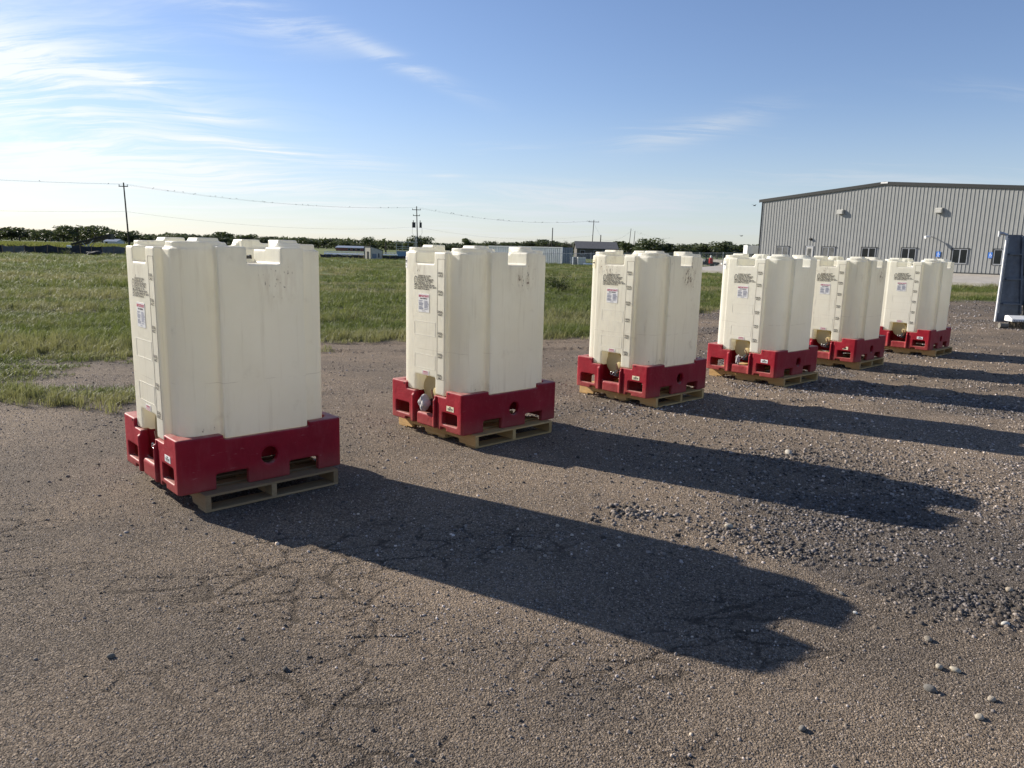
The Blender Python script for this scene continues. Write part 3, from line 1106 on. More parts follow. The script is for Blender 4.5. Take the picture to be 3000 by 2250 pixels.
def build_grass():
    protos = [blade_clump('a%02d grass tuft' % i, 34, .13, .05, .13 + .03 * (i % 3), .0075, .9, MT['blade'], 100 + i) for i in range(4)]
    protos += [blade_clump('b%02d tall tuft' % i, 30, .09, .10, .26, .007, .8, MT['blade'], 200 + i) for i in range(2)]
    X, Y, S = [], [], []
    for y0, y1, den, sc in ((5.5, 12, 72, .85), (12, 18, 56, 1.0), (18, 28, 24, 1.35), (28, 45, 7.5, 1.9), (45, 75, 2.6, 2.7), (75, 118, 1.0, 3.6)):
        n = int(den * (y1 - y0) * 1.8 * y1)
        x = rng.uniform(-.9 * y1, .9 * y1, n)
        y = rng.uniform(y0, y1, n)
        k = np.abs(x) < .82 * y + 1.5
        sdv = yard_sd(x, y)
        k &= rng.uniform(0, 1, n) < sstep(.28, -.45, sdv)
        # keep off the apron and the building pad
        s = (x - BC[0]) * BN[0] + (y - BC[1]) * BN[1]
        t = (x - BC[0]) * BD[0] + (y - BC[1]) * BD[1]
        k &= ~((s < 10.3) & (t > -3.2))
        X.append(x[k])
        Y.append(y[k])
        S.append(np.full(k.sum(), sc))
    # stray weeds on the dirt by the edge
    for cx, cy, r, q in ((-5.05, 8.25, .35, 60), (-4.55, 8.75, .3, 60), (-4.1, 9.7, .2, 26), (-3.6, 9.1, .25, 30), (-5.2, 11.0, .3, 30), (-4.2, 12.6, .35, 30)):
        X.append(cx + rng.normal(0, r, q) * 1.5)
        Y.append(cy + rng.normal(0, r, q) * .6)
        S.append(np.full(q, .8))
    x, y, s = np.concatenate(X), np.concatenate(Y), np.concatenate(S)
    n = len(x)
    z = tz(x, y)
    patch = fbm(x * .16, y * .42, 61, 4)
    patch2 = fbm(x * .9, y * .9, 62, 3)
    dry = np.clip(sstep(.46, .62, patch) * .85 + sstep(.55, .75, patch2) * .35 + rng.normal(0, .10, n), 0, 1)
    lush = sstep(.35, .65, fbm(x * .35, y * .5, 63, 3))
    hh = .42 + .50 * lush + .28 * sstep(.5, .7, patch2)
    tint = np.clip(.2 + .6 * fbm(x * .5, y * .8, 64, 3) + rng.normal(0, .12, n), 0, 1)
    dry *= .75 + .25 * sstep(16, 40, y)
    # finely mown strip by the fence and the building
    mown = sstep(62, 70, y)
    dry *= (1 - .55 * mown)
    hh *= (1 - .3 * mown)
    idx = np.where((rng.uniform(0, 1, n) < .12 + .25 * lush), rng.integers(4, 6, n), rng.integers(0, 4, n))
    rot = np.stack([rng.normal(0, .12, n), rng.normal(0, .12, n), rng.uniform(0, 6.28, n)], 1)
    wid = s * rng.uniform(.8, 1.25, n)
    hgt = np.minimum(s, 1.0 + (s - 1) * .35) * hh * rng.uniform(.75, 1.25, n)
    scl = np.stack([wid, wid, hgt], 1)
    scatter('grass', np.stack([x, y, z], 1), rot, scl, idx, tint, dry, protos, 'rough green and straw coloured grass covering the field', 'grass')
build_grass()


# a few loose stones that stand out one by one
def build_stones():
    bm = bmesh.new()
    protos = []
    for k in range(4):
        bm = bmesh.new()
        bmesh.ops.create_icosphere(bm, subdivisions=2, radius=1)
        r = random.Random(k)
        offs = [Vector((r.uniform(-1, 1), r.uniform(-1, 1), r.uniform(-1, 1))).normalized() for _ in range(5)]
        for v in bm.verts:
            d = v.co.normalized()
            s = 1.0
            for o in offs:
                s -= .22 * max(0, d.dot(o) - .45)
            v.co = d * s * (1 + r.uniform(-.03, .03))
        me = bpy.data.meshes.new('stone')
        bm.to_mesh(me)
        bm.free()
        me.polygons.foreach_set('use_smooth', [True] * len(me.polygons))
        me.materials.append(MT['stone'])
        protos.append(me)
    L = [((2135, 1547), .036, (.52, .46, .36), 'pale oval stone lying alone between the two nearest tank shadows'),
         ((2480, 2078), 0, None, None),
         ((2798, 1966), .026, (.55, .48, .36), 'squarish cream stone at lower right with a long shadow'),
         ((2750, 1957), .026, (.42, .37, .29), 'tan stone just left of the squarish cream stone'),
         ((2723, 2022), .030, (.16, .15, .135), 'dark grey flat stone at lower right below the cream stones'),
         ((2718, 1876), .024, (.24, .205, .16), 'brown rounded stone right of the nearest tank shadow tip'),
         ((2946, 1826), .028, (.62, .60, .54), 'largest whitish cobble among pale pebbles at right edge'),
         ((2955, 1733), .026, (.40, .33, .24), 'flat tan cobble at right edge above the whitish one'),
         ((325, 1926), .020, (.17, .155, .13), 'grey stone standing alone on packed grit at lower left'),
         ((835, 1962), .017, (.05, .047, .045), 'small black stone on the packed grit left of centre'),
         ((2465, 1742), .020, (.15, .14, .13), 'dark grey stone beside the crumbled wheel marks'),
         ((2505, 1798), .016, (.70, .68, .62), 'small white stone touching the tip of nearest tank shadow'),
         ((2905, 2052), .022, (.40, .34, .26), 'tan stone at far lower right near the frame edge'),
         ((2870, 2105), .022, (.46, .40, .31), 'sandy stone at lower right corner of the yard'),
         ((2350, 2135), .020, (.18, .165, .145), 'grey stone below the nearest tank shadow'),
         ((2310, 1330), .045, (.46, .42, .36), 'pale chunk lying by the second tank shadow edge'),
         ((710, 1874), .013, (.12, .11, .10), 'small dark pebble on grit below the nearest tank')]
    for i, (px, s, c, lab) in enumerate(L):
        if not s:
            continue
        d = _fw + _rt * ((px[0] - 1500) / FPX) - _up * ((px[1] - 1125) / FPX)
        t = -CAM_H / d.z
        x, y = d.x * t, d.y * t
        o = bpy.data.objects.new('stone', protos[i % 4])
        COL.objects.link(o)
        o.location = (x, y, float(tz(np.array([x]), np.array([y]))[0]) + s * .30)
        o.scale = (s, s * random.uniform(.62, .85), s * random.uniform(.5, .7))
        o.rotation_euler = (random.uniform(-.15, .15), random.uniform(-.15, .15), random.uniform(0, 6))
        o.color = (*c, 1)
        tag(o, lab, 'stone', 'loose stones on the yard')
build_stones()

# ------------------------------------------------------------------ bulk tanks: moulded cream tank in a red cradle
W, D = 1.137, 1.235
ZB, ZT = .123, .506


def build_tank_meshes():
    A = [MB().prism(rrect(.488, .543, .105), 'z', .43, 1.770)]
    A.append(MB().box(-.318, .272, -.595, -.30, .445, 1.777))
    A.append(MB().box(-.30, .30, .30, .596, .445, 1.777))
    A.append(MB().box(.30, .547, -.282, .345, .468, 1.79))
    A.append(MB().box(-.547, -.30, -.30, .32, .468, 1.79))
    for sx in (-1, 1):
        for sy in (-1, 1):
            x0, x1 = (.185, .478) if sx > 0 else (-.478, -.225)
            y0, y1 = (.215, .518) if sy > 0 else (-.520, -.150)
            cx, cy = (x0 + x1) / 2, (y0 + y1) / 2
            A.append(MB().prism(rrect((x1 - x0) / 2, (y1 - y0) / 2, .12, cx, cy), 'z', 1.5, 1.816))
            A.append(MB().prism(rrect(.10, .075, .03, cx - sx * .03, cy - sy * .06), 'z', 1.5, 1.843))
    C = [MB().box(-.175, .10, -.75, .75, 1.668, 2.0),
         MB().box(-.75, .75, -.075, .17, 1.671, 2.0),
         MB().box(-.185, .125, -.75, -.46, .30, .603)]
    late = [MB().prism(circ(-.02, .09, .125), 'z', 1.60, 1.70)]
    body = soft_solid('tank_body', A, C, .0088, 4, .5, late)
    B = [MB().prism(rrect(W / 2, D / 2, .032), 'z', ZB, ZT)]
    cuts = [MB().prism(rrect(W / 2 - .05, D / 2 - .05, .03), 'z', .05, .452),
            MB().prism(rrect(.498, .552, .105), 'z', .30, .70),
            MB().box(.44, .75, -.297, .352, .470, .70), MB().box(-.75, -.44, -.31, .33, .470, .70),
            MB().box(-.307, .323, -.75, -.40, .441, .70), MB().box(-.307, .307, .40, .75, .441, .70),
            MB().box(-.165, .14, -.75, -.36, .246, .72),
            MB().box(-.165, -.118, -.75, -.588, .05, .30), MB().box(.168, .196, -.75, -.594, .05, .43),
            MB().prism(rrect(.1145, .056, .012, -.3725, .242), 'y', -.75, -.42), MB().prism(rrect(.1095, .056, .012, .3775, .242), 'y', -.75, -.42),
            MB().box(-.328, -.24, -.75, -.50, .05, .152), MB().box(.24, .325, -.75, -.50, .05, .152),
            MB().box(-.75, .75, -.36, -.13, .05, .232), MB().box(-.75, .75, .187, .42, .05, .230),
            MB().prism(circ(.032, .303, .062), 'x', .38, .75), MB().prism(circ(.032, .303, .062), 'x', -.75, -.38)]
    late = [MB().box(-.40, .40, -.345, .50, .245, .446), MB().box(-.232, -.196, -.60, -.30, .135, .440), MB().box(.198, .236, -.60, -.30, .135, .440),
            MB().box(-.203, -.166, -.636, -.56, .126, .402), MB().box(.141, .170, -.636, -.56, .126, .402),
            MB().box(-.118, .141, -.625, -.57, .130, .232)]
    base = soft_solid('base', B, cuts, .0078, 4, .5, late)
    return body, base


BODY, BASE = build_tank_meshes()
BODY.materials.append(MT['poly'])
BASE.materials.append(MT['red'])


def flat(vs, fs, x, z, y):
    """text or print in the x-z plane facing -y"""
    return [(x + a, y, z + b) for a, b in vs], fs


def lettering(lines, y):
    mb = MB()
    for body, x, z, size, sx, al in lines:
        v, f = text_mesh(body, size, al, sx, .0008)
        mb.add(*flat(v, f, x, z, y))
    return mb


def ring(cx, cz, rx, rz, w, y, n=28):
    mb = MB()
    vs = []
    for i in range(n):
        t = 2 * math.pi * i / n
        vs += [(cx + rx * math.cos(t), y, cz + rz * math.sin(t)), (cx + (rx - w) * math.cos(t), y, cz + (rz - w) * math.sin(t))]
    fs = [(2 * i, 2 * ((i + 1) % n), 2 * ((i + 1) % n) + 1, 2 * i + 1) for i in range(n)]
    return mb.add(vs, fs)


def quad(mb, x0, x1, z0, z1, y):
    return mb.add([(x0, y, z0), (x1, y, z0), (x1, y, z1), (x0, y, z1)], [(0, 1, 2, 3)])


YP = -.5982
LN = [("31HH2/Y/ 06 10 /USA", -.148, 1.545), ("SNYDER IND. INC.", -.148, 1.528), ("LINCOLN, NE. 4062/2475", -.148, 1.511), ("CAPACITY-1249 LITERS", -.148, 1.494), ("TARE MASS- 123  KG", -.148, 1.477),
      ("GAUGE TEST PRESSURE-100 KPA", -.208, 1.459), ("LAST LEAKPROOFNESS TEST- 06/10", -.208, 1.441), ("LAST INSPECTION-06/10", -.208, 1.423)]
mb = lettering([(t, x, z, .0205, 1.08, 'LEFT') for t, x, z in LN] + [("u", -.181, 1.512, .026, 1, 'CENTER'), ("n", -.181, 1.49, .026, 1, 'CENTER')], YP)
r_ = ring(-.181, 1.508, .027, .040, .008, YP)
mb.add(r_.v, r_.f)
LETTERS = mb.mesh('lettering')
gm = []
for i, (a, b, z) in enumerate((("330GAL.", "1249LIT.", 1.575), ("275GAL.", "1041LIT.", 1.405), ("220GAL.", "832LIT.", 1.22), ("165GAL.", "624LIT.", 1.02), ("110GAL.", "416LIT.", .822), ("55GAL.", "208LIT.", .622))):
    mb = lettering([(a, .200, z + .004, .0255, .88, 'CENTER'), (b, .203, z - .023, .0255, .88, 'CENTER')], YP)
    quad(mb, .168, .236, z - .0005, z + .0012, YP)
    gm.append(mb.mesh('gauge_mark'))


def label_meshes():
    y = YP - .001
    paper = MB().box(-.138, .032, YP, YP + .003, 1.210, 1.384).mesh('paper')
    head = lettering([("IMPORTANT!", -.053, 1.352, .030, .90, 'CENTER')], y).mesh('heading')
    mb = lettering([("READ CAREFULLY", -.053, 1.334, .0145, .95, 'CENTER')], y)
    sub = mb.mesh('subheading')
    mb = MB()
    r = random.Random(3)
    for c in (-.130, -.046):
        z = 1.322
        while z > 1.236:
            if r.random() > .12:
                quad(mb, c, c + r.uniform(.045, .074), z - .0028, z, y)
            z -= .0047
    quad(mb, -.085, -.020, 1.219, 1.2215, y)
    quad(mb, -.075, -.030, 1.225, 1.2275, y)
    fine = mb.mesh('small_print')
    wp = MB().box(-.076, .030, YP, YP + .003, .612, .653).mesh('paper')
    wt = lettering([("WARNING", -.023, .637, .016, 1.0, 'CENTER')], y)
    for k in range(3):
        quad(wt, -.068, .022, .630 - k * .007, .6325 - k * .007, y)
    return paper, head, sub, fine, wp, wt.mesh('heading')


PAPER, HEAD, SUBH, FINE, WPAPER, WHEAD = label_meshes()


def frame_mesh(name, x0, x1, z0, z1, w, y, depth=.003):
    mb = MB()
    for a, b, c, d in ((x0, x1, z0, z0 + w), (x0, x1, z1 - w, z1), (x0, x0 + w, z0 + w, z1 - w), (x1 - w, x1, z0 + w, z1 - w)):
        mb.box(a, b, y, y + depth, c, d)
    return mb.mesh(name)


GFRAME = frame_mesh('gauge_frame', .150, .258, .592, 1.716, .0045, -.5966)
EFRAMES = [frame_mesh('embossed_frame', -.205, .125, .99, 1.123, .004, -.5970, .004), frame_mesh('embossed_frame', -.20, .125, .672, .81, .004, -.5970, .004)]
mb = MB().prism(circ(-.03, .470, .128, 40), 'y', -.52, -.455)
mb.prism(circ(.050, .450, .040, 24), 'y', -.532, -.47)
mb.box(-.186, .126, -.4655, -.452, .44, .604)  # recess back plate, its amber standing in for light through the plastic
OUTLET = mb.mesh('outlet_housing', True, .008)
VALVE = MB().prism(circ(.060, .352, .042, 24), 'y', -.575, -.40).prism(circ(.060, .352, .050, 24), 'y', -.53, -.505).box(.035, .085, -.50, -.455, .36, .44).mesh('valve', True, .003)
LEVER = MB().bar((.055, -.585, .475), (.095, -.585, .385), .016, .012, (0, 1, 0)).bar((.095, -.585, .385), (.062, -.575, .36), .016, .012, (0, 1, 0)).mesh('lever', True, .002)
mb = MB()
for cx, cz in ((-.012, .352), (.028, .345)):
    mb.tube([(cx + .019 * math.cos(2 * math.pi * i / 14), -.585 + .004 * math.sin(3 * i), cz + .019 * math.sin(2 * math.pi * i / 14)) for i in range(15)], .0025, 6)
RINGS = mb.mesh('cam_ring', True)
mb = MB().prism(circ(-.02, .09, .112, 32), 'z', 1.695, 1.722).prism(circ(-.02, .09, .07, 24), 'z', 1.722, 1.738)
for i in range(8):
    t = i * math.pi / 4
    mb.box(-.02 + .108 * math.cos(t) - .008, -.02 + .108 * math.cos(t) + .008, .09 + .108 * math.sin(t) - .008, .09 + .108 * math.sin(t) + .008, 1.696, 1.727)
CAP = mb.mesh('fill_cap', True, .003)
YB = -D / 2 - .0022
STK = MB().box(.334, .439, YB, YB + .003, .324, .371).mesh('barcode_sticker')
r = random.Random(11)
mb = lettering([("0000", .3865, .357, .0125, 1, 'CENTER')], YB - .001)
x = .352
while x < .420:
    w_ = r.choice((.002, .003, .005))
    quad(mb, x, x + w_, .337, .354, YB - .001)
    x += w_ + r.choice((.002, .003, .004))
quad(mb, .355, .418, .330, .3325, YB - .001)
BARS = mb.mesh('bar_code')
TORN = MB().prism([(.372, .324), (.439, .324), (.439, .371), (.405, .371), (.398, .360), (.384, .352), (.372, .345), (.352, .338), (.350, .326)], 'y', YB, YB + .003).mesh('barcode_sticker')
TORNM = MB().prism([(.352, .338), (.372, .343), (.385, .356), (.400, .362), (.408, .352), (.416, .342), (.400, .335), (.382, .331), (.362, .333)], 'y', YB - .001, YB).mesh('torn_patch')
# sticker that follows the rounded left front corner of the tank
vs, fs = [], []
for i in range(5):
    t = R(232 + 9 * i)
    cx, cy = -.383 + .1085 * math.cos(t), -.438 + .1085 * math.sin(t)
    vs += [(cx, cy, 1.615), (cx, cy, 1.725)]
fs = [(2 * i, 2 * i + 2, 2 * i + 3, 2 * i + 1) for i in range(4)]
CSTK = MB().add(vs, fs).mesh('corner_sticker')
vs, fs = [], []
for z0, z1, a, b in ((1.705, 1.713, 244, 256), (1.672, 1.692, 240, 262), (1.662, 1.666, 240, 262), (1.636, 1.648, 246, 256)):
    k = len(vs)
    for i in range(3):
        t = R(a + (b - a) * i / 2)
        cx, cy = -.383 + .1095 * math.cos(t), -.438 + .1095 * math.sin(t)
        vs += [(cx, cy, z0), (cx, cy, z1)]
    fs += [(k + 2 * i, k + 2 * i + 2, k + 2 * i + 3, k + 2 * i + 1) for i in range(2)]
CPRT = MB().add(vs, fs).mesh('sticker_print')
HOLE = []
for hx in (-.345, .362):
    HOLE.append(MB().prism(circ(hx, .489, .0085, 12), 'y', YB, YB + .004).mesh('pin_hole'))


def build_tank(loc, yaw, label, grime, yel, seed, sticker, corner):
    t = empty('bulk_tank', loc, yaw)
    tag(t, label, 'tank', 'bulk tanks standing in a row on the yard')
    b = link('tank_body', BODY, None, t)
    b.color = (grime, yel, seed, 1)
    def sub(nm, me, mat, par=b):
        return link(nm, me, MT[mat], par)
    sub('lettering', LETTERS, 'ink')
    for me in gm:
        sub('gauge_mark', me, 'ink')
    sub('gauge_frame', GFRAME, 'grooveshade')
    for me in EFRAMES:
        sub('embossed_frame', me, 'emboss')
    lab = link('instruction_label', PAPER, MT['label'], t)
    sub('heading', HEAD, 'redink', lab)
    sub('subheading', SUBH, 'ink', lab)
    sub('small_print', FINE, 'greyink', lab)
    lab = link('warning_label', WPAPER, MT['label'], t)
    sub('heading', WHEAD, 'redink', lab)
    sub('outlet_housing', OUTLET, 'outlet')
    sub('fill_cap', CAP, 'black')
    v = link('valve', VALVE, MT['black'], t)
    sub('lever', LEVER, 'handle', v)
    sub('cam_ring', RINGS, 'chrome', v)
    bs = link('base', BASE, None, t)
    for me in HOLE:
        sub('pin_hole', me, 'black', bs)
    if sticker == 'torn':
        link('barcode_sticker', TORN, MT['cream'], bs)
        link('torn_patch', TORNM, MT['black'], bs)
    else:
        st = bpy.data.objects.new('barcode_sticker', STK.copy())
        COL.objects.link(st)
        st.parent = bs
        st.data.materials.append(MT[sticker])
        sub('bar_code', BARS, 'ink', bs)
    if corner:
        st = bpy.data.objects.new('corner_sticker', CSTK.copy())
        COL.objects.link(st)
        st.parent = b
        st.data.materials.append(MT[corner])
        sub('sticker_print', CPRT, 'ink')
    return t


# ------------------------------------------------------------------ pallets
def stringer_mesh():
    L, h = 1.219, .089
    def notch(c):
        return [(c - .114, 0), (c - .104, .030), (c - .094, .038), (c + .094, .038), (c + .104, .030), (c + .114, 0)]
    poly = [(-L / 2, 0)] + notch(-.265) + notch(.265) + [(L / 2, 0), (L / 2, h), (-L / 2, h)]
    return MB().prism(poly, 'y', -.019, .019).mesh('stringer')


STRG = stringer_mesh()
BRD = {w: MB().box(-.508, .508, -w / 2, w / 2, 0, .016).mesh('board', False, .0015) for w in (.140, .089)}


def build_pallet(loc, yaw, label, mat):
    p = empty('pallet', loc, yaw)
    tag(p, label, 'pallet', 'wooden pallets under the tanks')
    m = MT[mat]
    def put(nm, me, x, y, z, rz):
        me2 = me if (me.materials and me.materials[0] == m) else None
        if me2 is None:
            key = me.name + mat
            me2 = bpy.data.meshes.get(key)
            if me2 is None:
                me2 = me.copy()
                me2.name = key
                me2.materials.clear()
                me2.materials.append(m)
        o = bpy.data.objects.new(nm, me2)
        COL.objects.link(o)
        o.parent = p
        o.location = (x, y, z)
        o.rotation_euler = (0, 0, rz)
        return o
    for y in (-.489, random.uniform(-.02, .02), .489):
        put('stringer', STRG, 0, y, .0165, 0)
    for x, w in ((-.5395, .14), (-.365, .089), (-.18, .089), (0, .089), (.18, .089), (.365, .089), (.5395, .14)):
        put('top_board', BRD[w], x + random.uniform(-.006, .006) * (abs(x) < .5), random.uniform(-.004, .004), .1058, R(90))
    for x, w in ((-.5395, .14), (0, .089), (.5395, .14), (-.08 - .0, .089), (.09, .089)):
        if abs(x) < .05:
            continue
        put('bottom_board', BRD[w], x, random.uniform(-.004, .004), 0.0, R(90))
    return p


TANKS = [  # x, y, yaw, pallet dx, dy, dyaw, tank label, pallet label, grime, yellow, seed, sticker, corner, pallet wood
    (-2.158, 5.609, -.814, .047, -.010, .008, 'largest and nearest cream tank in a red cradle, at left of the row', 'weathered grey brown pallet under the nearest tank', .55, .35, .11, 'white', None, 'oldpine'),
    (-.385, 7.436, -.811, .010, -.009, .002, 'second cream tank from the left, with a grey bag over its valve', 'pale pallet under the second tank from the left', .75, .45, .37, 'cream', 'label', 'pine'),
    (1.660, 9.431, -.822, .013, .035, .004, 'third tank from the left, the grimiest, with a cream sticker on its corner', 'pale pallet under the third tank from the left', 1.0, .55, .58, 'cream', 'cream', 'pine'),
    (3.767, 11.147, -.837, .030, -.022, -.001, 'fourth tank from the left, clean and white, with a white corner sticker', 'yellowish pallet under the fourth tank from the left', .25, .05, .73, 'white', 'white', 'pine'),
    (5.683, 12.959, -.816, .006, .009, .002, 'fifth tank from the left, with a torn sticker on its red cradle', 'pallet under the fifth tank from the left', .85, .55, .91, 'torn', None, 'pine'),
    (7.946, 14.886, -.801, .047, -.009, .001, 'farthest tank at the right end of the row, clean cream', 'pallet under the farthest tank', .22, .10, .27, 'white', None, 'pine')]
for (x, y, a, dx, dy, da, lab, plab, gr, ye, se, stk, cor, wd) in TANKS:
    build_tank((x, y, 0.0), a, lab, gr, ye, se, stk, cor)
    build_pallet((x + dx, y + dy, 0.001), a + da, plab, wd)


def loc2w(i, lx, ly, lz):
    x, y, a = TANKS[i][:3]
    return (x + math.cos(a) * lx - math.sin(a) * ly, y + math.sin(a) * lx + math.cos(a) * ly, lz)


def crumple(name, s, seed, mat, loc, rz, label, cat, grp):
    bm = bmesh.new()
    bmesh.ops.create_icosphere(bm, subdivisions=3, radius=1)
    r = np.random.default_rng(seed)
    for v in bm.verts:
        d = v.co.normalized()
        f = 1 + .22 * math.sin(5 * d.x + seed) * math.cos(4 * d.z) + r.uniform(-.04, .04)
        v.co = Vector((d.x * s[0], d.y * s[1], d.z * s[2])) * f
    me = bpy.data.meshes.new(name)
    bm.to_mesh(me)
    bm.free()
    o = link(name, me, MT[mat], None, loc, rz)
    return tag(o, label, cat, grp)


crumple('plastic_bag', (.062, .05, .075), 5, 'bag', loc2w(1, -.005, -.62, .345), -.8, 'crumpled grey plastic bag over the valve of the second tank', 'bag', 'bags hanging at the valves')
crumple('plastic_bag', (.030, .02, .070), 9, 'bag', loc2w(3, -.035, -.62, .32), -.5, 'clear plastic pouch hanging in the opening of the fourth tank', 'bag', 'bags hanging at the valves')

# ------------------------------------------------------------------ metal building
def bw(t, s, z):
    """building frame: t along the gable wall from its left corner, s out towards the yard, z up from the pad"""
    return Vector((BC[0] + BD[0] * t + BN[0] * s, BC[1] + BD[1] * t + BN[1] * s, PAD + z))


BW_, EAVE, RIDGE = 25.55, 6.75, 7.80
BROT = math.atan2(BD[1], BD[0])


def build_building():
    b = empty('metal_building', bw(0, 0, 0), BROT)
    tag(b, 'large grey ribbed metal building with charcoal roof edge at right', 'building')
    # local frame of the empty: x along the wall, -y outwards (towards the yard), z up
    def top(x):
        return EAVE + (RIDGE - EAVE) * (1 - abs(x - BW_ / 2) / (BW_ / 2))
    # sheets of ribbed cladding, 0.9 m wide with three ribs each
    n = 27
    w = BW_ / n
    for i in range(n):
        x0 = i * w
        mb = MB()
        prof = [(0, 0)]
        for k in range(3):
            c = w * (k + .5) / 3
            prof += [(c - .040, 0), (c - .020, -.032), (c + .020, -.032), (c + .040, 0)]
        prof += [(w - .002, 0)]
        vs = []
        for (px, py) in prof:
            vs += [(x0 + px, py, 0), (x0 + px, py, top(x0 + px) - .1)]
        mb.add(vs, [(2 * k, 2 * k + 2, 2 * k + 3, 2 * k + 1) for k in range(len(prof) - 1)])
        o = mb.build('wall_panel', MT['panel'], b)
    # core behind the sheets, side and rear walls, roof
    L = 38.0
    mb = MB().prism([(0, -.3), (BW_, -.3), (BW_, EAVE - .12), (BW_ / 2, RIDGE - .12), (0, EAVE - .12)], 'y', .03, L)
    mb.build('wall_core', MT['panel'], b)
    for x0, x1, z0, z1 in ((-.35, BW_ / 2, EAVE - .03, RIDGE), (BW_ / 2, BW_ + .35, RIDGE, EAVE - .03)):
        MB().add([(x0, -.07, z0 - .10), (x1, -.07, z1 - .10), (x1, L + .4, z1 - .10), (x0, L + .4, z0 - .10), (x0, -.07, z0 + .02), (x1, -.07, z1 + .02), (x1, L + .4, z1 + .02), (x0, L + .4, z0 + .02)],
                 [(0, 3, 2, 1), (4, 5, 6, 7), (0, 1, 5, 4), (1, 2, 6, 5), (2, 3, 7, 6), (3, 0, 4, 7)]).build('roof', MT['roofsteel'], b)
    for x0, x1, z0, z1 in ((-.37, BW_ / 2, EAVE - .03, RIDGE), (BW_ / 2, BW_ + .37, RIDGE, EAVE - .03)):
        MB().add([(x0, -.13, z0 - .24), (x1, -.13, z1 - .24), (x1, -.073, z1 - .24), (x0, -.073, z0 - .24), (x0, -.13, z0 + .05), (x1, -.13, z1 + .05), (x1, -.073, z1 + .05), (x0, -.073, z0 + .05)],
                 [(0, 3, 2, 1), (4, 5, 6, 7), (0, 1, 5, 4), (1, 2, 6, 5), (2, 3, 7, 6), (3, 0, 4, 7)]).build('rake_trim', MT['trim'], b)
    MB().box(BW_ / 2 - .32, BW_ / 2 + .32, -.17, -.133, RIDGE - .12, RIDGE + .02).build('ridge_cap', MT['whitepaint'], b)
    MB().box(-.05, .03, -.06, .02, 0, EAVE - .15).build('corner_trim', MT['trim'], b)
    MB().box(-.04, BW_, -.05, -.001, -.02, .10).build('base_trim', MT['trim'], b)
    MB().box(-.2, BW_ + .2, -.2, .02, -.75, -.02).build('foundation', MT['concrete'], b)
    def px2x(u):
        q = at(u, 750, 60.0)
        k = q.x / q.y
        return (k * BC[1] - BC[0]) / (BD[0] - k * BD[1])
    for (u0, u1, dark) in ((2275, 2309, 0), (2408, 2445, 0), (2524, 2565, 1), (2641, 2683, 1), (2790, 2835, 1), (2912, 2962, 1), (3030, 3075, 1)):
        x0, x1 = px2x(u0), px2x(u1)
        z1, z0 = 2.02, .81
        mb = MB()
        for a, c, e, f in ((x0, x1, z0, z0 + .06), (x0, x1, z1 - .05, z1), (x0, x0 + .05, z0 + .06, z1 - .05), (x1 - .05, x1, z0 + .06, z1 - .05), ((x0 + x1) / 2 - .04, (x0 + x1) / 2 + .04, z0 + .06, z1 - .05)):
            mb.box(a, c, -.075, -.02, e, f)
        wn = mb.build('window', MT['frame'], b)
        xm = (x0 + x1) / 2
        for a, c in ((x0 + .05, xm - .04), (xm + .04, x1 - .05)):
            MB().box(a, c, -.055, -.04, z0 + .06, z1 - .05).build('pane', MT['glass' if dark else 'glassl'], wn)
        MB().box(x0 - .09, x1 + .09, -.095, -.02, z1 + .005, z1 + .07).build('head_trim', MT['trim'], wn)
        MB().box(x0 - .09, x0 - .005, -.085, -.02, z0 - .02, z1 + .004).build('side_trim', MT['trim'], wn)
    x0, x1 = px2x(2359), px2x(2382)
    mb = MB()
    for a, c, e, f in ((x0, x1, 2.02, 2.12), (x0, x0 + .09, 0, 2.02), (x1 - .09, x1, 0, 2.02)):
        mb.box(a, c, -.075, -.02, e, f)
    dr = mb.build('door', MT['frame'], b)
    MB().box(x0 + .09, x1 - .09, -.06, -.03, .02, 2.02).build('door_leaf', MT['siding'], dr)
    MB().box(x0 + .22, x1 - .22, -.068, -.061, .95, 1.88).build('pane', MT['glassl'], dr)
    MB().bar((x1 - .16, -.10, .95), (x1 - .16, -.10, 1.1), .03).build('handle', MT['darkmetal'], dr)
    MB().box(x0 - .08, x0 - .003, -.085, -.02, 0, 2.14).build('side_trim', MT['trim'], dr)
    # lamps on the wall
    for u, z in ((2452, 5.1), (2737, 5.0)):
        x = px2x(u)
        l = MB().prism([(-.34, 0), (-.02, 0), (-.02, .42), (-.20, .42), (-.34, .30)], 'x', x - .28, x + .28).build('wall_lamp', MT['lampbody'], b)
        MB().box(x - .22, x + .22, -.345, -.341, .04 + 0, .26).build('lamp_lens', MT['siding'], l)
        l.location.z = z
    x = px2x(2372)
    MB().prism([(-.20, 2.72), (-.02, 2.66), (-.02, 2.86), (-.14, 2.88), (-.22, 2.80)], 'x', x - .10, x + .10).build('door_lamp', MT['darkmetal'], b)
    x = px2x(2729)
    mb = MB().tube([(x, -.02, 2.95), (x, -.18, 2.98), (x - .08, -.60, 3.02)], .035, 8)
    ar = mb.build('lamp_arm', MT['galv'], b, smooth=True)
    MB().tube([(x - .04, -.52, 3.05), (x - .10, -.60, 3.02), (x - .28, -.92, 2.95)], [.04, .10, .13], 12).build('lamp_head', MT['whitepaint'], ar, smooth=True)
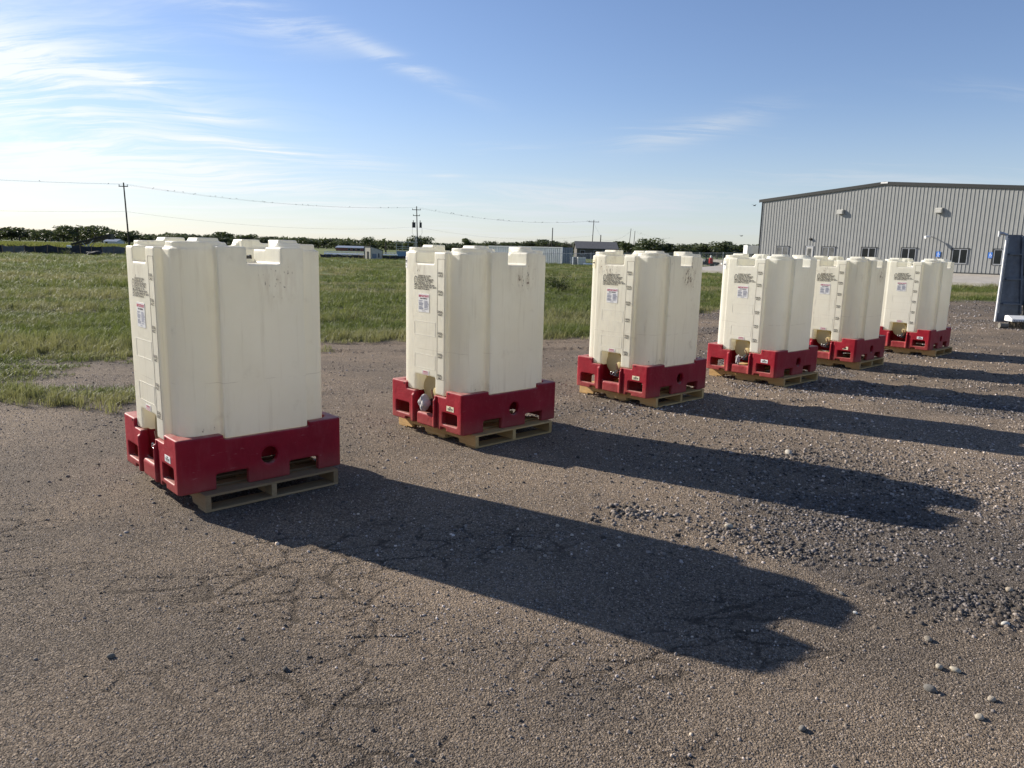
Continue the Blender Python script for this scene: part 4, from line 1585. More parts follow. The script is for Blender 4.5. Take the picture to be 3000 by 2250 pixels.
    # accessible-parking signs
    for u, lab in ((2749, 'blue wheelchair parking sign on the building wall, left of the sash windows at right'), (2902, 'blue wheelchair parking sign beside the last window near the frame edge')):
        x = px2x(u)
        p = bw(x, .055, 0)
        zc = 1.55
        sg = MB().box(-.17, .17, -.012, .012, zc - .23, zc + .23).build('parking_sign', MT['signblue'], None, p, BROT)
        tag(sg, lab, 'sign', 'parking signs on the building')
        mb = MB()
        y = -.014
        mb.v += [(.0 + q[0], y, q[1]) for q in circ(-.02, zc + .165, .028, 14)]
        mb.f.append(tuple(range(14)))
        for pq in (((-.018, y, zc + .13), (-.01, y, zc + .03)), ((-.01, y, zc + .03), (.065, y, zc + .03)), ((.065, y, zc + .03), (.10, y, zc - .05)), ((-.015, y, zc + .085), (.05, y, zc + .085))):
            mb.bar(pq[0], pq[1], .026, .002, (0, 1, 0))
        v, f = [], []
        for i in range(15):
            t = R(130 + 220 * i / 14)
            for rr in (.088, .064):
                v.append((.0 + rr * math.cos(t), y, zc + .015 + rr * math.sin(t)))
        mb.add(v, [(2 * i, 2 * i + 2, 2 * i + 3, 2 * i + 1) for i in range(14)])
        mb.build('pictogram', MT['signwhite'], sg)
        lt = lettering([("VAN", 0, zc - .135, .07, 1, 'CENTER'), ("ACCESSIBLE", 0, zc - .20, .05, .9, 'CENTER')], y) if u < 2800 else lettering([("PARKING", 0, zc - .16, .06, .95, 'CENTER')], y)
        lt.build('lettering', MT['signwhite'], sg)
build_building()

# concrete apron along the wall
mb = MB()
ap = []
for t, s in ((-3, .15), (60, .15), (60, 10.0), (-3, 10.0)):
    q = bw(t, s, 0)
    ap.append((q.x, q.y))
zs = (PAD + .012, PAD + .012, .32, .32)
vs = [(x, y, z) for (x, y), z in zip(ap, zs)] + [(x, y, z - .5) for (x, y), z in zip(ap, zs)]
MB().add(vs, [(0, 1, 2, 3), (4, 7, 6, 5), (0, 4, 5, 1), (1, 5, 6, 2), (2, 6, 7, 3), (3, 7, 4, 0)]).build('concrete_apron', MT['concrete'])
tag(bpy.data.objects['concrete_apron'], kind='structure')
MB().add([bw(-3, 2.4, -.2), bw(60, 2.4, -.2), bw(60, 2.6, -.2), bw(-3, 2.6, -.2), bw(-3, 2.4, .04), bw(60, 2.4, .04), bw(60, 2.6, .04), bw(-3, 2.6, .04)],
         [(0, 3, 2, 1), (4, 5, 6, 7), (0, 1, 5, 4), (1, 2, 6, 5), (2, 3, 7, 6), (3, 0, 4, 7)]).build('kerb', MT['concrete'])
tag(bpy.data.objects['kerb'], kind='structure')

# ------------------------------------------------------------------ trees
def tree_meshes(seed, h, w, leaves, size, bare=False):
    r = np.random.default_rng(seed)
    mb = MB()
    mb.tube([(0, 0, -.3), (.05 * w, 0, h * .25), (-.03 * w, .03 * w, h * .55), (.02, 0, h * .8)], [h * .03, h * .024, h * .014, h * .004], 6)
    tips = []
    nb = 12 if bare else 7
    for k in range(nb):
        z = h * r.uniform(.22, .62)
        a = r.uniform(0, 6.28)
        L = w * r.uniform(.25, .5)
        e = (L * math.cos(a), L * math.sin(a), z + h * r.uniform(.1, .3))
        mb.tube([(0, 0, z), (e[0] * .5, e[1] * .5, z + (e[2] - z) * .6), e], [h * .011, h * .007, h * .003], 4)
        tips.append(e)
        if bare:
            for q in range(5):
                a2 = a + r.uniform(-1, 1)
                f = r.uniform(.3, .95)
                s = Vector((e[0] * f, e[1] * f, z + (e[2] - z) * f))
                mb.tube([s, s + Vector((math.cos(a2) * w * .16, math.sin(a2) * w * .16, h * r.uniform(.05, .16)))], [h * .0045, h * .0015], 3)
    trunk = mb.mesh('trunk', True)
    # crown: leaf clumps gathered in uneven lobes
    lob = [(0, 0, h * .68, w * .34, h * .26)]
    for k in range(9):
        a = r.uniform(0, 6.28)
        q = w * r.uniform(.15, .38)
        lob.append((q * math.cos(a), q * math.sin(a), h * r.uniform(.34, .84), w * r.uniform(.13, .26), h * r.uniform(.10, .2)))
    co, tr = [], []
    for i in range(leaves):
        l = lob[r.integers(0, len(lob))]
        d = r.normal(0, 1, 3)
        d /= np.linalg.norm(d)
        q = r.uniform(.45, 1.0) ** .5 * r.uniform(.75, 1.08)
        c = np.array([l[0] + d[0] * l[3] * q, l[1] + d[1] * l[3] * q, max(h * .10, l[2] + d[2] * l[4] * q)])
        u = r.normal(0, 1, 3)
        u /= np.linalg.norm(u)
        v = np.cross(u, d + r.normal(0, .5, 3))
        v /= np.linalg.norm(v) + 1e-9
        s = size * r.uniform(.5, 1.2)
        b = len(co)
        co += [c - u * s - v * s * .6, c + u * s - v * s * .45, c + u * s * .7 + v * s * .6, c - u * s * .8 + v * s * .5]
        tr += [(b, b + 1, b + 2), (b, b + 2, b + 3)]
    crown = mesh_np('crown', np.array(co), np.array(tr)) if leaves else None
    trunk.materials.append(MT['bark'])
    if crown:
        crown.materials.append(MT['leaf'])
    return trunk, crown


TV = [tree_meshes(40 + k, 1.0, w, 900, .044) for k, w in enumerate((1.1, .95, 1.3, .8, 1.2))]
BARE = tree_meshes(77, 1.0, .95, 0, .03, True)


def tree(x, y, h, k, label, group, rz=None, wide=1.0, name='tree'):
    t = empty(name, (x, y, gz(x, y) - .05), random.uniform(0, 6.28) if rz is None else rz)
    t.scale = (h * wide, h * wide, h)
    tm = TV[k % 5] if k >= 0 else BARE
    link('trunk', tm[0], None, t)
    if tm[1]:
        link('crown', tm[1], None, t)
    return tag(t, label, 'tree', group)


rt = random.Random(5)
u = -160.0
i = 0
while u < 2300:
    # uneven treeline along the far side of the fields
    if u < 700:
        Y, hh = rt.uniform(330, 400), rt.uniform(4.8, 8.0) * (1.0 if u < 330 else .78)
    elif u < 1480:
        Y, hh = rt.uniform(330, 390), rt.uniform(4.0, 6.8) * (.80 if u < 1150 else .95)
    elif u < 1820:
        Y, hh = rt.uniform(300, 350), rt.uniform(4.6, 6.6)
    else:
        Y, hh = rt.uniform(260, 300), rt.uniform(5.0, 6.6)
    hh *= .62 + .85 * float(vnoise(np.array([u / 95.0]), np.array([.5]), 3)[0]) ** 1.2
    side = 'left' if u < 700 else ('middle' if u < 1820 else 'right')
    lab = {'left': 'bushy dark green tree in the far treeline beyond the crop field', 'middle': 'low dark green tree in the far treeline behind the containers and sheds', 'right': 'dense dark tree in the far treeline left of the metal building'}[side]
    grp = {'left': 'far trees beyond the crop field', 'middle': 'far trees behind the sheds', 'right': 'far trees left of the building'}[side]
    tree(gx(u, Y), Y, hh, i, lab, grp, wide=rt.uniform(1.4, 2.3))
    u += rt.uniform(15, 30) * (1 if u < 2000 else .8)
    i += 1
for u, Y, h, k, lab in ((1232, 250, 6.3, 2, 'tall spreading tree behind the pole with transformers'), (1205, 255, 4.8, 0, 'round tree just left of the transformer pole'), (1080, 300, 5.6, 4, 'rounded tree rising behind the small shed'), (1372, 310, 6.2, 1, 'pointed tree above the second tank top'),
                    (1672, 240, 5.6, -1, 'bare leafless tree behind the white container'), (1595, 260, 4.9, -1, 'thin leafless tree left of the bare tree near the container'), (1640, 250, 4.6, -1, 'small leafless tree between the other bare trees'), (1777, 250, 5.5, 2, 'round tree behind the grey roofed house'), (1690, 230, 3.9, 3, 'dark bushy tree beside the container doors'),
                    (1840, 240, 5.0, 1, 'dark tree beside the pair of far poles')):
    tree(gx(u, Y), Y, h, k, lab, None, wide=1.25)


def wood_mass():
    """the wood behind the first row of trees, one dark mass"""
    r = np.random.default_rng(3)
    n = 42000
    u = r.uniform(-300, 2500, n)
    Y = r.uniform(402, 470, n)
    base = 2.6 + 6.0 * fbm(u * .012, Y * 0 + .3, 8, 4) ** 1.4 * np.where(u < 400, 1.25, .85)
    z = r.uniform(0, 1, n) ** .7 * base
    x = (u - 1500) / FPX * Y
    co, tr = np.zeros((n * 3, 3)), np.arange(n * 3).reshape(-1, 3)
    for k in range(3):
        co[k::3] = np.stack([x, Y, z], 1) + r.normal(0, .62, (n, 3))
    me = mesh_np('wood', co, tr)
    o = link('wood', me, MT['leaf'])
    tag(o, 'far dark wood filling the horizon behind the treeline', 'wood', kind='stuff')
wood_mass()


def crop():
    r = np.random.default_rng(4)
    n = 30000
    Y = r.uniform(128, 200, n)
    u = r.uniform(-150, 420, n)
    x = (u - 1500) / FPX * Y
    x = x + 0
    co, tr = np.zeros((n * 3, 3)), np.arange(n * 3).reshape(-1, 3)
    h = r.uniform(.35, .95, n)
    b = np.stack([x, Y, np.zeros(n)], 1)
    w = .16
    a = r.uniform(0, 3.14, n)
    dx, dy = np.cos(a) * w, np.sin(a) * w
    co[0::3] = b + np.stack([-dx, -dy, h * .2], 1)
    co[1::3] = b + np.stack([dx, dy, h * .25], 1)
    co[2::3] = b + np.stack([r.normal(0, .15, n), r.normal(0, .15, n), h], 1)
    o = link('crop_field', mesh_np('crop_field', co, tr), MT['crop'])
    tag(o, 'yellow green crop field behind the black silt fence at left', 'crop', kind='stuff')
crop()

# ------------------------------------------------------------------ poles, wires and birds
def pole(u, Y, h, label, arms=(), lean=0.0, r=.14, name='utility_pole', group='utility poles', parts=None):
    x = gx(u, Y)
    p = empty(name, (x, Y, gz(x, Y)))
    MB().tube([(0, 0, -.2), (lean * .5, 0, h * .5), (lean, 0, h)], [r, r * .85, r * .7], 10).build('shaft', MT['polewood'], p, smooth=True)
    for z, w in arms:
        MB().bar((lean - w / 2, -.12, z), (lean + w / 2, -.12, z), .11, .14).build('crossarm', MT['polewood'], p)
        for k in (-1, 1):
            MB().tube([(lean + k * w * .45, -.12, z + .07), (lean + k * w * .45, -.12, z + .30)], [.05, .07], 8).build('insulator', MT['galv'], p, smooth=True)
    tag(p, label, 'pole', group)
    return p, Vector((x + lean, Y, gz(x, Y) + h))


pA, tA = pole(378, 125, 11.0, 'dark leaning power pole at left above the nearest tank', ((10.4, 1.5),), -.3)
pB, tB = pole(1224, 174, 11.0, 'power pole carrying two transformers', ((10.2, 2.0), (8.9, 1.6)), -.3)
pC, tC = pole(1733, 228, 11.0, 'power pole with a crossarm above the third tank', ((10.4, 3.2),), .3)
pD, tD = pole(1840, 300, 11.0, 'left one of the far pair of poles', (), .7)
pE, tE = pole(1854, 292, 9.8, 'right one of the far pair of poles', (), .4)
pole(1616, 200, 7.6, 'bare pole stub standing behind the white container', (), .1, .16)
pole(1757, 190, 5.8, 'short guy pole right of the crossarm pole', (), .1, .16)
pole(1130, 190, 2.9, 'thick short post near the platform', (), 0, .22)
# transformers on the second pole
for sx, w in ((-1, .40), (1, .28)):
    cx = sx * .78 - .15
    t = MB().tube([(cx, 0, 6.2), (cx, 0, 7.35)], w, 14).build('transformer', MT['darkmetal'], pB, smooth=True)
    MB().tube([(cx, 0, 7.35), (cx, 0, 7.40)], w * 1.12, 14).build('lid', MT['darkmetal'], t, smooth=True)
    MB().tube([(cx - .1, 0, 7.40), (cx - .1, 0, 7.85)], [.07, .10], 8).build('bushing', MT['darkmetal'], t, smooth=True)
    MB().tube([(cx + sx * .3, 0, 6.2), (cx + sx * .35, 0, 5.0), (cx - sx * .1, 0, 4.3), (cx - sx * .4, 0, 4.6)], .025, 6).build('drop_wire', MT['black'], t, smooth=True)
for dx in (-.55, -.22):
    MB().tube([(dx, -.15, -.1), (dx, -.15, 4.4)], .07, 8).build('conduit', MT['galv'], pB, smooth=True)

tZ = Vector((tA.x - 46, tA.y - 50, 11.0))
tF = Vector((tD.x + 34, tD.y + 85, 10.0))
SPANS = [(tZ, tA, 1.0), (tA, tB, 1.3), (tB, tC, 1.7), (tD, tF, 1.6)]
WIRES = []


def wire(a, b, sag, r, label):
    pts = []
    for k in range(25):
        f = k / 24
        q = a.lerp(b, f)
        q.z -= sag * 4 * f * (1 - f)
        pts.append(q)
    o = MB().tube(pts, r, 5).build('power_line', MT['black'], smooth=True)
    tag(o, label, 'wire', 'power lines strung between the poles')
    return pts


NM = ('left of the leaning pole', 'between the leaning pole and the transformer pole', 'between the transformer pole and the crossarm pole', 'running right from the far pair of poles')
for i, (a, b, sag) in enumerate(SPANS):
    for off, dz, nm in ((-.7, -.25, 'upper near'), (.7, -.25, 'upper far')):
        d = (b - a).normalized()
        s = Vector((d.y, -d.x, 0)) * off
        WIRES.append((i, wire(a + s + Vector((0, 0, dz)), b + s + Vector((0, 0, dz)), sag, .009, '%s power line %s' % (nm, NM[i]))))
    if i < 3:
        WIRES.append((i, wire(a + Vector((0, 0, -4.6)), b + Vector((0, 0, -4.6)), sag * 1.1, .010, 'lower power line %s' % NM[i])))
tG = Vector((gx(1757, 190) + .1, 190, 5.7))
wire(tC + Vector((0, 0, -.8)), tG, .2, .017, 'guy wire from the crossarm pole to the short pole')
wire(tG + Vector((0, 0, -.9)), tD + Vector((0, 0, -.9)), 1.4, .017, 'slack wire from the short pole to the far pair of poles')


def bird_mesh():
    mb = MB()
    mb.tube([(-.17, 0, .02), (-.09, 0, .07), (0, 0, .11), (.07, 0, .16), (.11, 0, .20), (.15, 0, .205), (.18, 0, .20)], [.012, .03, .055, .05, .035, .03, .004], 8)
    mb.box(-.30, -.15, -.015, .015, .0, .02)
    mb.tube([(0, .02, 0), (0, .02, .07)], .006, 4).tube([(0, -.02, 0), (0, -.02, .07)], .006, 4)
    return mb.mesh('bird', True)


BIRD = bird_mesh()
rb = random.Random(8)
CNT = {0: 9, 1: 26, 2: 20, 3: 12}
for i, pts in WIRES:
    if pts[0].z < 7:
        continue
    for k in range(CNT[i] // 2):
        f = rb.uniform(.55 if i == 0 else .06, .97) * 24
        j = min(int(f), 23)
        q = pts[j].lerp(pts[j + 1], f - j)
        o = link('bird', BIRD, MT['bird'], None, q, rb.uniform(0, 6.28))
        s = .75 + .25 * (i >= 2)
        o.scale = (s, s, s)
        tag(o, ('small dark bird perched on the power line ' + NM[i]), 'bird', 'birds on the power line ' + NM[i])
for (u, v, Y, lab) in ((2210, 603, 60, 'dark bird flying in the sky left of the building roof'), (2172, 692, 70, 'dark bird flying low left of the building wall')):
    mb = MB()
    mb.tube([(-.16, 0, 0), (0, 0, .02), (.12, 0, .02), (.17, 0, .01)], [.01, .035, .03, .004], 8)
    bdy = mb.mesh('bird', True)
    o = link('bird', bdy, MT['bird'], None, at(u, v, Y), .6)
    tag(o, lab, 'bird', 'birds flying near the building')
    for s in (-1, 1):
        w = MB().add([(-.05, 0, .03), (.07, 0, .03), (.03, s * .16, .10), (-.05, s * .15, .10), (-.04, s * .30, .06)], [(0, 1, 2, 3), (3, 2, 4)]).build('wing', MT['bird'], o)

# ------------------------------------------------------------------ fences
def strip_fence(name, pts, h, step, label, mats):
    """cloth fence on stakes: every stake and every length of cloth a part of its own"""
    f = empty(name, (pts[0][0], pts[0][1], 0))
    tag(f, label, 'fence', 'silt fences along the field')
    r = random.Random(len(label))
    P = []
    for (a, b) in zip(pts[:-1], pts[1:]):
        n = max(1, int(math.hypot(b[0] - a[0], b[1] - a[1]) / step))
        for k in range(n):
            t = k / n
            P.append((a[0] + (b[0] - a[0]) * t, a[1] + (b[1] - a[1]) * t))
    P.append(pts[-1])
    o0 = Vector((pts[0][0], pts[0][1], 0))
    top = None
    for k, (x, y) in enumerate(P):
        z = gz(x, y)
        ln = r.uniform(-.18, .18)
        hh = h * r.uniform(.82, 1.08)
        p0, p1 = Vector((x, y, z - .05)) - o0, Vector((x + ln, y, z + hh + .08)) - o0
        MB().bar(p0, p1, .06).build('stake', MT['oldpine'], f)
        if top is not None:
            q0, q1 = top
            m = (q1 + p1) / 2 - Vector((0, 0, r.uniform(.06, .18)))
            a, b = Vector((0, .012, 0)), Vector((0, -.012, 0))
            vs = []
            for o_ in (a, b):
                vs += [q0 + o_, (q0 + p0) / 2 + o_ * 6, p0 + o_, p1 - Vector((0, 0, .08)) + o_, m + o_ * 4, q1 - Vector((0, 0, .08)) + o_]
            MB().add(vs, [(0, 1, 4, 5), (1, 2, 3, 4), (6, 11, 10, 7), (7, 10, 9, 8), (5, 4, 10, 11), (4, 3, 9, 10)]).build('cloth', MT[r.choice(mats)], f)
        top = (p0, p1)
    return f


def gp(u, Y):
    return (gx(u, Y), Y)


strip_fence('silt_fence', [gp(-60, 86), gp(100, 88), gp(200, 90), gp(362, 93)], .95, 1.05, 'sagging black silt fence at the left edge of the field', ['siltcloth', 'siltcloth', 'siltcloth', 'greycloth'])
strip_fence('silt_fence', [gp(940, 107), gp(1066, 108)], .52, .7, 'low black silt fence left of the small shed', ['siltcloth'])
strip_fence('silt_fence', [gp(1121, 108), gp(1240, 108)], .55, .9, 'low black silt fence right of the small shed', ['siltcloth'])


def chain_fence():
    a, b = gp(1560, 97), gp(2262, 84)
    f = empty('chain_link_fence', (a[0], a[1], 0), math.atan2(b[1] - a[1], b[0] - a[0]))
    tag(f, 'long chain link fence with galvanised posts in front of the containers and treeline', 'fence')
    L = math.hypot(b[0] - a[0], b[1] - a[1])
    n = 11
    def zz(t):
        return (-.16 + .40 * t, 1.36 + .80 * t)
    for k in range(n + 1):
        t = k / n
        z0, z1 = zz(t)
        MB().tube([(t * L, 0, z0 - .2), (t * L, 0, z1 + .12)], .038, 8).build('post', MT['galv'], f, smooth=True)
        if k < n:
            t2 = (k + 1) / n
            y0, y1 = zz(t2)
            MB().tube([(t * L, 0, z1 + .02), (t2 * L, 0, y1 + .02)], .028, 6).build('top_rail', MT['galv'], f, smooth=True)
            MB().add([(t * L, 0, z0), (t2 * L, 0, y0), (t2 * L, 0, y1), (t * L, 0, z1)], [(0, 1, 2, 3)]).build('mesh_panel', MT['chain'], f)
    k = 8 / n
    MB().bar((k * L, 0, zz(k)[1]), (k * L - 1.2, 0, .3), .05).build('brace', MT['galv'], f)
chain_fence()

# ------------------------------------------------------------------ containers, sheds and houses beyond the field
def container():
    p0 = gp(1432, 104)
    p1 = gp(1647, 96)
    p2 = gp(1683, 101)
    rz = math.atan2(p1[1] - p0[1], p1[0] - p0[0])
    L = math.hypot(p1[0] - p0[0], p1[1] - p0[1])
    c = empty('shipping_container', (p0[0], p0[1], -.15), rz)
    tag(c, 'white corrugated shipping container with blue grey doors behind the chain link fence', 'container')
    h, dpt = 2.42, 2.3
    n = 40
    w = L / n
    prof = []
    for k in range(n):
        x = k * w
        prof += [(x, 0), (x + w * .35, 0), (x + w * .5, .07), (x + w * .85, .07)]
    prof.append((L, 0))
    vs = []
    for x, y in prof:
        vs += [(x, y, .12), (x, y, h - .1)]
    MB().add(vs, [(2 * k, 2 * k + 2, 2 * k + 3, 2 * k + 1) for k in range(len(prof) - 1)]).build('side_panel', MT['boxwhite'], c)
    MB().box(0, L, .10, dpt, .1, h - .02).build('hull', MT['boxblue'], c)
    MB().box(-.05, L + .05, -.03, .09, h - .11, h).build('top_beam', MT['boxwhite'], c)
    MB().box(-.05, L + .05, -.03, .09, 0, .14).build('bottom_beam', MT['boxblue'], c)
    for x in (-.05, L - .06):
        MB().box(x, x + .12, -.035, .08, .14, h - .11).build('corner_post', MT['boxwhite'], c)
    for k in range(2):
        d = MB().box(L + .002, L + .06, .08 + k * 1.12, 1.16 + k * 1.12, .14, h - .1).build('door', MT['boxblue'], c)
        for q in (.3, .75):
            MB().tube([(L + .09, .08 + k * 1.12 + q, .16), (L + .09, .08 + k * 1.12 + q, h - .12)], .025, 6).build('lock_rod', MT['galv'], d)
container()


def ibc_far(u, Y, w, mat, label, rz=.1):
    x = gx(u, Y)
    t = empty('caged_tank', (x, Y, gz(x, Y) - .05), rz)
    tag(t, label, 'tank', 'caged tanks behind the chain link fence')
    MB().box(-w / 2, w / 2, -.5, .5, .14, 1.02).build('bottle', MT[mat], t, bevel=.04)
    mb = MB()
    for k in range(6):
        xx = -w / 2 - .02 + (w + .04) * k / 5
        mb.bar((xx, -.53, .14), (xx, -.53, 1.04), .03)
    for z in (.16, .45, .74, 1.03):
        mb.bar((-w / 2 - .03, -.53, z), (w / 2 + .03, -.53, z), .03)
        mb.bar((w / 2 + .03, -.53, z), (w / 2 + .03, .53, z), .03)
    mb.build('cage', MT['galv'], t)
    MB().box(-w / 2, -w / 2 + .2, -.5, .5, 0, .13).box(-.1, .1, -.5, .5, 0, .13).box(w / 2 - .2, w / 2, -.5, .5, 0, .13).build('pallet', MT['galv'], t)


ibc_far(1703, 93, .95, 'whitepaint', 'white caged bulk tank behind the fence, beside the container')
ibc_far(1687, 93.5, .7, 'boxblue', 'grey caged tank touching the white one behind the fence')
o = MB().tube([(gx(1712, 92), 92, .28), (gx(1740, 92), 92, .28)], .14, 12).build('white_pipe', MT['whitepipe'], smooth=True)
tag(o, 'short white pipe lying right of the caged tanks', 'pipe')


def house(name, u0, u1, Y, dep, h, rh, wall, roof, label, cat='house', wins=(), over=.3, base=0.0):
    x0, x1 = gx(u0, Y), gx(u1, Y)
    w = x1 - x0
    b = empty(name, (x0, Y, gz((x0 + x1) / 2, Y) + base), 0)
    tag(b, label, cat)
    MB().prism([(0, -.3), (dep, -.3), (dep, h), (dep / 2, h + rh - .05), (0, h)], 'x', 0, w).build('wall', MT[wall], b)
    for s in (0, 1):
        y0, y1 = (-over, dep / 2) if s == 0 else (dep + over, dep / 2)
        z0 = h - over * rh / (dep / 2)
        MB().add([(-over, y0, z0), (w + over, y0, z0), (w + over, y1, h + rh), (-over, y1, h + rh), (-over, y0, z0 + .14), (w + over, y0, z0 + .14), (w + over, y1, h + rh + .14), (-over, y1, h + rh + .14)],
                 [(0, 3, 2, 1), (4, 5, 6, 7), (0, 1, 5, 4), (1, 2, 6, 5), (2, 3, 7, 6), (3, 0, 4, 7)]).build('roof', MT[roof], b)
    for (f0, f1, z0, z1) in wins:
        wn = MB().box(f0 * w, f1 * w, -.05, .02, z0, z1).build('window', MT['frame'], b)
        MB().box(f0 * w + .08, f1 * w - .08, -.06, -.051, z0 + .08, z1 - .08).build('pane', MT['glass'], wn)
    return b


hs = house('house', 1690, 1808, 170, 8, 2.3, 1.5, 'shadewall', 'roofgrey', 'low house with a wide dark grey roof behind the chain link fence', wins=((.08, .2, .9, 1.9), (.42, .5, .8, 1.9), (.62, .72, .9, 1.9)))
house('farmhouse', 127, 168, 420, 7, 1.9, 1.0, 'whitewall', 'roofgrey', 'small white farmhouse in front of the far trees at left', wins=((.35, .45, .5, 1.5), (.65, .75, .5, 1.5), (.85, .93, .5, 1.5)))
house('barn', 304, 341, 300, 6, 1.0, .9, 'whitewall', 'roofsteel', 'low barn with a steel roof right of the black conveyor', 'barn', wins=((.1, .3, .1, .9),))
house('brick_house', 984, 1062, 250, 8, 1.0, .55, 'brick', 'roofsteel', 'long low red brick house behind the white pipes', wins=((.45, .55, .2, .9), (.62, .72, .1, .9), (.78, .92, .2, .9)))


def shed():
    Y = 107
    x0, x1, x2 = gx(1067, Y), gx(1086, Y - 1.0), gx(1121, Y + 1.2)
    s = empty('pump_shed', (x1, Y - 1.0, gz(x1, Y)), 0)
    tag(s, 'small tan metal shed with a slanted roof standing at the field edge', 'shed')
    p = [(x0 - x1, 1.0), (0, 0), (x2 - x1, 2.2), (x2 - x1 - (0 - (x0 - x1)), 3.2)]
    hz = [1.72, 1.72, 1.18, 1.18]
    vs = [(q[0], q[1], -.1) for q in p] + [(q[0], q[1], h) for q, h in zip(p, hz)]
    MB().add(vs, [(0, 3, 2, 1), (4, 5, 6, 7), (0, 1, 5, 4), (1, 2, 6, 5), (2, 3, 7, 6), (3, 0, 4, 7)]).build('wall', MT['tanwall'], s)
    c = Vector((sum(q[0] for q in p) / 4, sum(q[1] for q in p) / 4, 0))
    vs = []
    for dz in (.003, .09):
        for q, h in zip(p, hz):
            e = Vector((q[0], q[1], 0))
            e = c + (e - c) * 1.06
            vs.append((e.x, e.y, h + dz))
    MB().add(vs, [(0, 3, 2, 1), (4, 5, 6, 7), (0, 1, 5, 4), (1, 2, 6, 5), (2, 3, 7, 6), (3, 0, 4, 7)]).build('roof', MT['trim'], s)
    a, b = Vector((p[0][0], p[0][1], 0)), Vector((0, 0, 0))
    d = (b - a).normalized()
    nrm = Vector((d.y, -d.x, 0))
    q0, q1 = a.lerp(b, .42) + nrm * .02, a.lerp(b, .66) + nrm * .02
    MB().bar(q0 + Vector((0, 0, .55)), q1 + Vector((0, 0, .55)), .03, 1.0).build('door', MT['black'], s)
    a, b = Vector((0, 0, 0)), Vector((p[2][0], p[2][1], 0))
    d = (b - a).normalized()
    nrm = Vector((d.y, -d.x, 0))
    MB().bar(a.lerp(b, .12) + nrm * .03 + Vector((0, 0, .45)), a.lerp(b, .45) + nrm * .03 + Vector((0, 0, .45)), .05, .6).build('vent', MT['boxblue'], s)
    MB().bar(a.lerp(b, .63) + nrm * .03 + Vector((0, 0, .5)), a.lerp(b, .70) + nrm * .03 + Vector((0, 0, .5)), .05, .6).build('meter', MT['darkmetal'], s)
    for q, h in zip(p[:3], hz[:3]):
        MB().box(q[0] - .03, q[0] + .03, q[1] - .04, q[1] + .02, -.05, h).build('corner_trim', MT['trim'], s)
shed()

rp = random.Random(2)
k = 0
for row, (v, Y, r_, ua, ub) in enumerate(((744, 110, .15, 950, 1072), (746.5, 111, .10, 1122, 1166))):
    u = ua
    while u < ub:
        e = min(u + rp.uniform(34, 52), ub)
        o = MB().tube([at(u, v + (u - ua) * .025, Y), at(e - 1, v + (e - ua) * .025, Y)], r_, 12).build('white_pipe', MT['whitepipe'], smooth=True)
        tag(o, 'length of white pipe on racks %s of the small shed' % ('left' if row == 0 else 'right'), 'pipe', 'white pipes on racks %s of the shed' % ('left' if row == 0 else 'right'))
        u = e
        k += 1
for (ua, ub, Y) in ((950, 1066, 112), (1124, 1162, 112)):
    f = empty('pipe_rack', at(ua, 750 + (ua - 950) * .025, Y))
    tag(f, 'grey pipe rack with rails %s of the small shed' % ('left' if ua < 1000 else 'right'), 'rack', 'pipe racks by the shed')
    o0 = f.location
    n = int((ub - ua) / 9)
    for q in range(n + 1):
        u = ua + (ub - ua) * q / n
        a, b = at(u, 751 + (u - 950) * .025, Y), at(u + .6, 735.5 + (u - 950) * .025, Y)
        a.z = -.05
        MB().bar(a - o0, b - o0, .07).build('upright', MT['galv'], f)
    for v in (736, 740):
        a, b = at(ua, v + (ua - 950) * .025, Y), at(ub, v + (ub - 950) * .025, Y)
        MB().bar(a - o0, b - o0, .09).build('rail', MT['whitepaint'], f)


def platform():
    Y = 125
    x0, x1 = gx(1160, Y), gx(1214, Y)
    w = x1 - x0
    b = empty('work_platform', (x0, Y, 0))
    tag(b, 'roofed work platform with railing on a faded blue box', 'platform')
    MB().box(.1, w * .75, 0, 2, -.2, 1.05).build('box', MT['bluepaint'], b)
    MB().box(0, w, -.1, 2.1, 1.06, 1.16).build('deck', MT['galv'], b)
    for f in (.02, .34, .66, .98):
        MB().bar((f * w, 0, 1.16), (f * w, 0, 2.55), .06).build('post', MT['galv'], b)
    for z in (1.55, 1.85):
        MB().bar((0, -.02, z), (w, -.02, z), .06).build('rail', MT['galv'], b)
    MB().box(-.2, w + .2, -.4, 2.4, 2.56, 2.68).build('roof', MT['roofsteel'], b)
platform()


def conveyor():
    Y = 118
    a, b = at(208, 719, Y), at(322, 691, Y)
    c = empty('conveyor', (a.x, Y, 0))
    tag(c, 'slanted black conveyor reaching up over the crop field at left', 'conveyor')
    o0 = Vector((a.x, Y, 0))
    a, b = a - o0, b - o0
    for dy in (0, .9):
        for dz in (-.18, .22):
            MB().bar(a + Vector((0, dy, dz)), b + Vector((0, dy, dz)), .17).build('chord', MT['black'], c)
    for k in range(11):
        p, q = a.lerp(b, k / 11), a.lerp(b, (k + 1) / 11)
        MB().bar(p + Vector((0, 0, -.18)), q + Vector((0, 0, .22)), .07).build('brace', MT['black'], c)
    MB().bar(a + Vector((0, .45, .1)), b + Vector((0, .45, .1)), .8, .06).build('belt', MT['rubber'], c)
    MB().box(b.x - .3, b.x + .15, b.y - .1, b.y + 1.0, b.z - .55, b.z + .3).build('head_drum', MT['black'], c)
    for f, g in ((.32, .58), (.46, .30)):
        p = a.lerp(b, g) + Vector((0, -.05, 0))
        q = a.lerp(b, f)
        MB().bar((q.x, -.05, .0), p, .10).build('leg', MT['galv'], c)
        MB().bar((q.x, .95, .0), p + Vector((0, 1.0, 0)), .10).build('leg', MT['galv'], c)
conveyor()
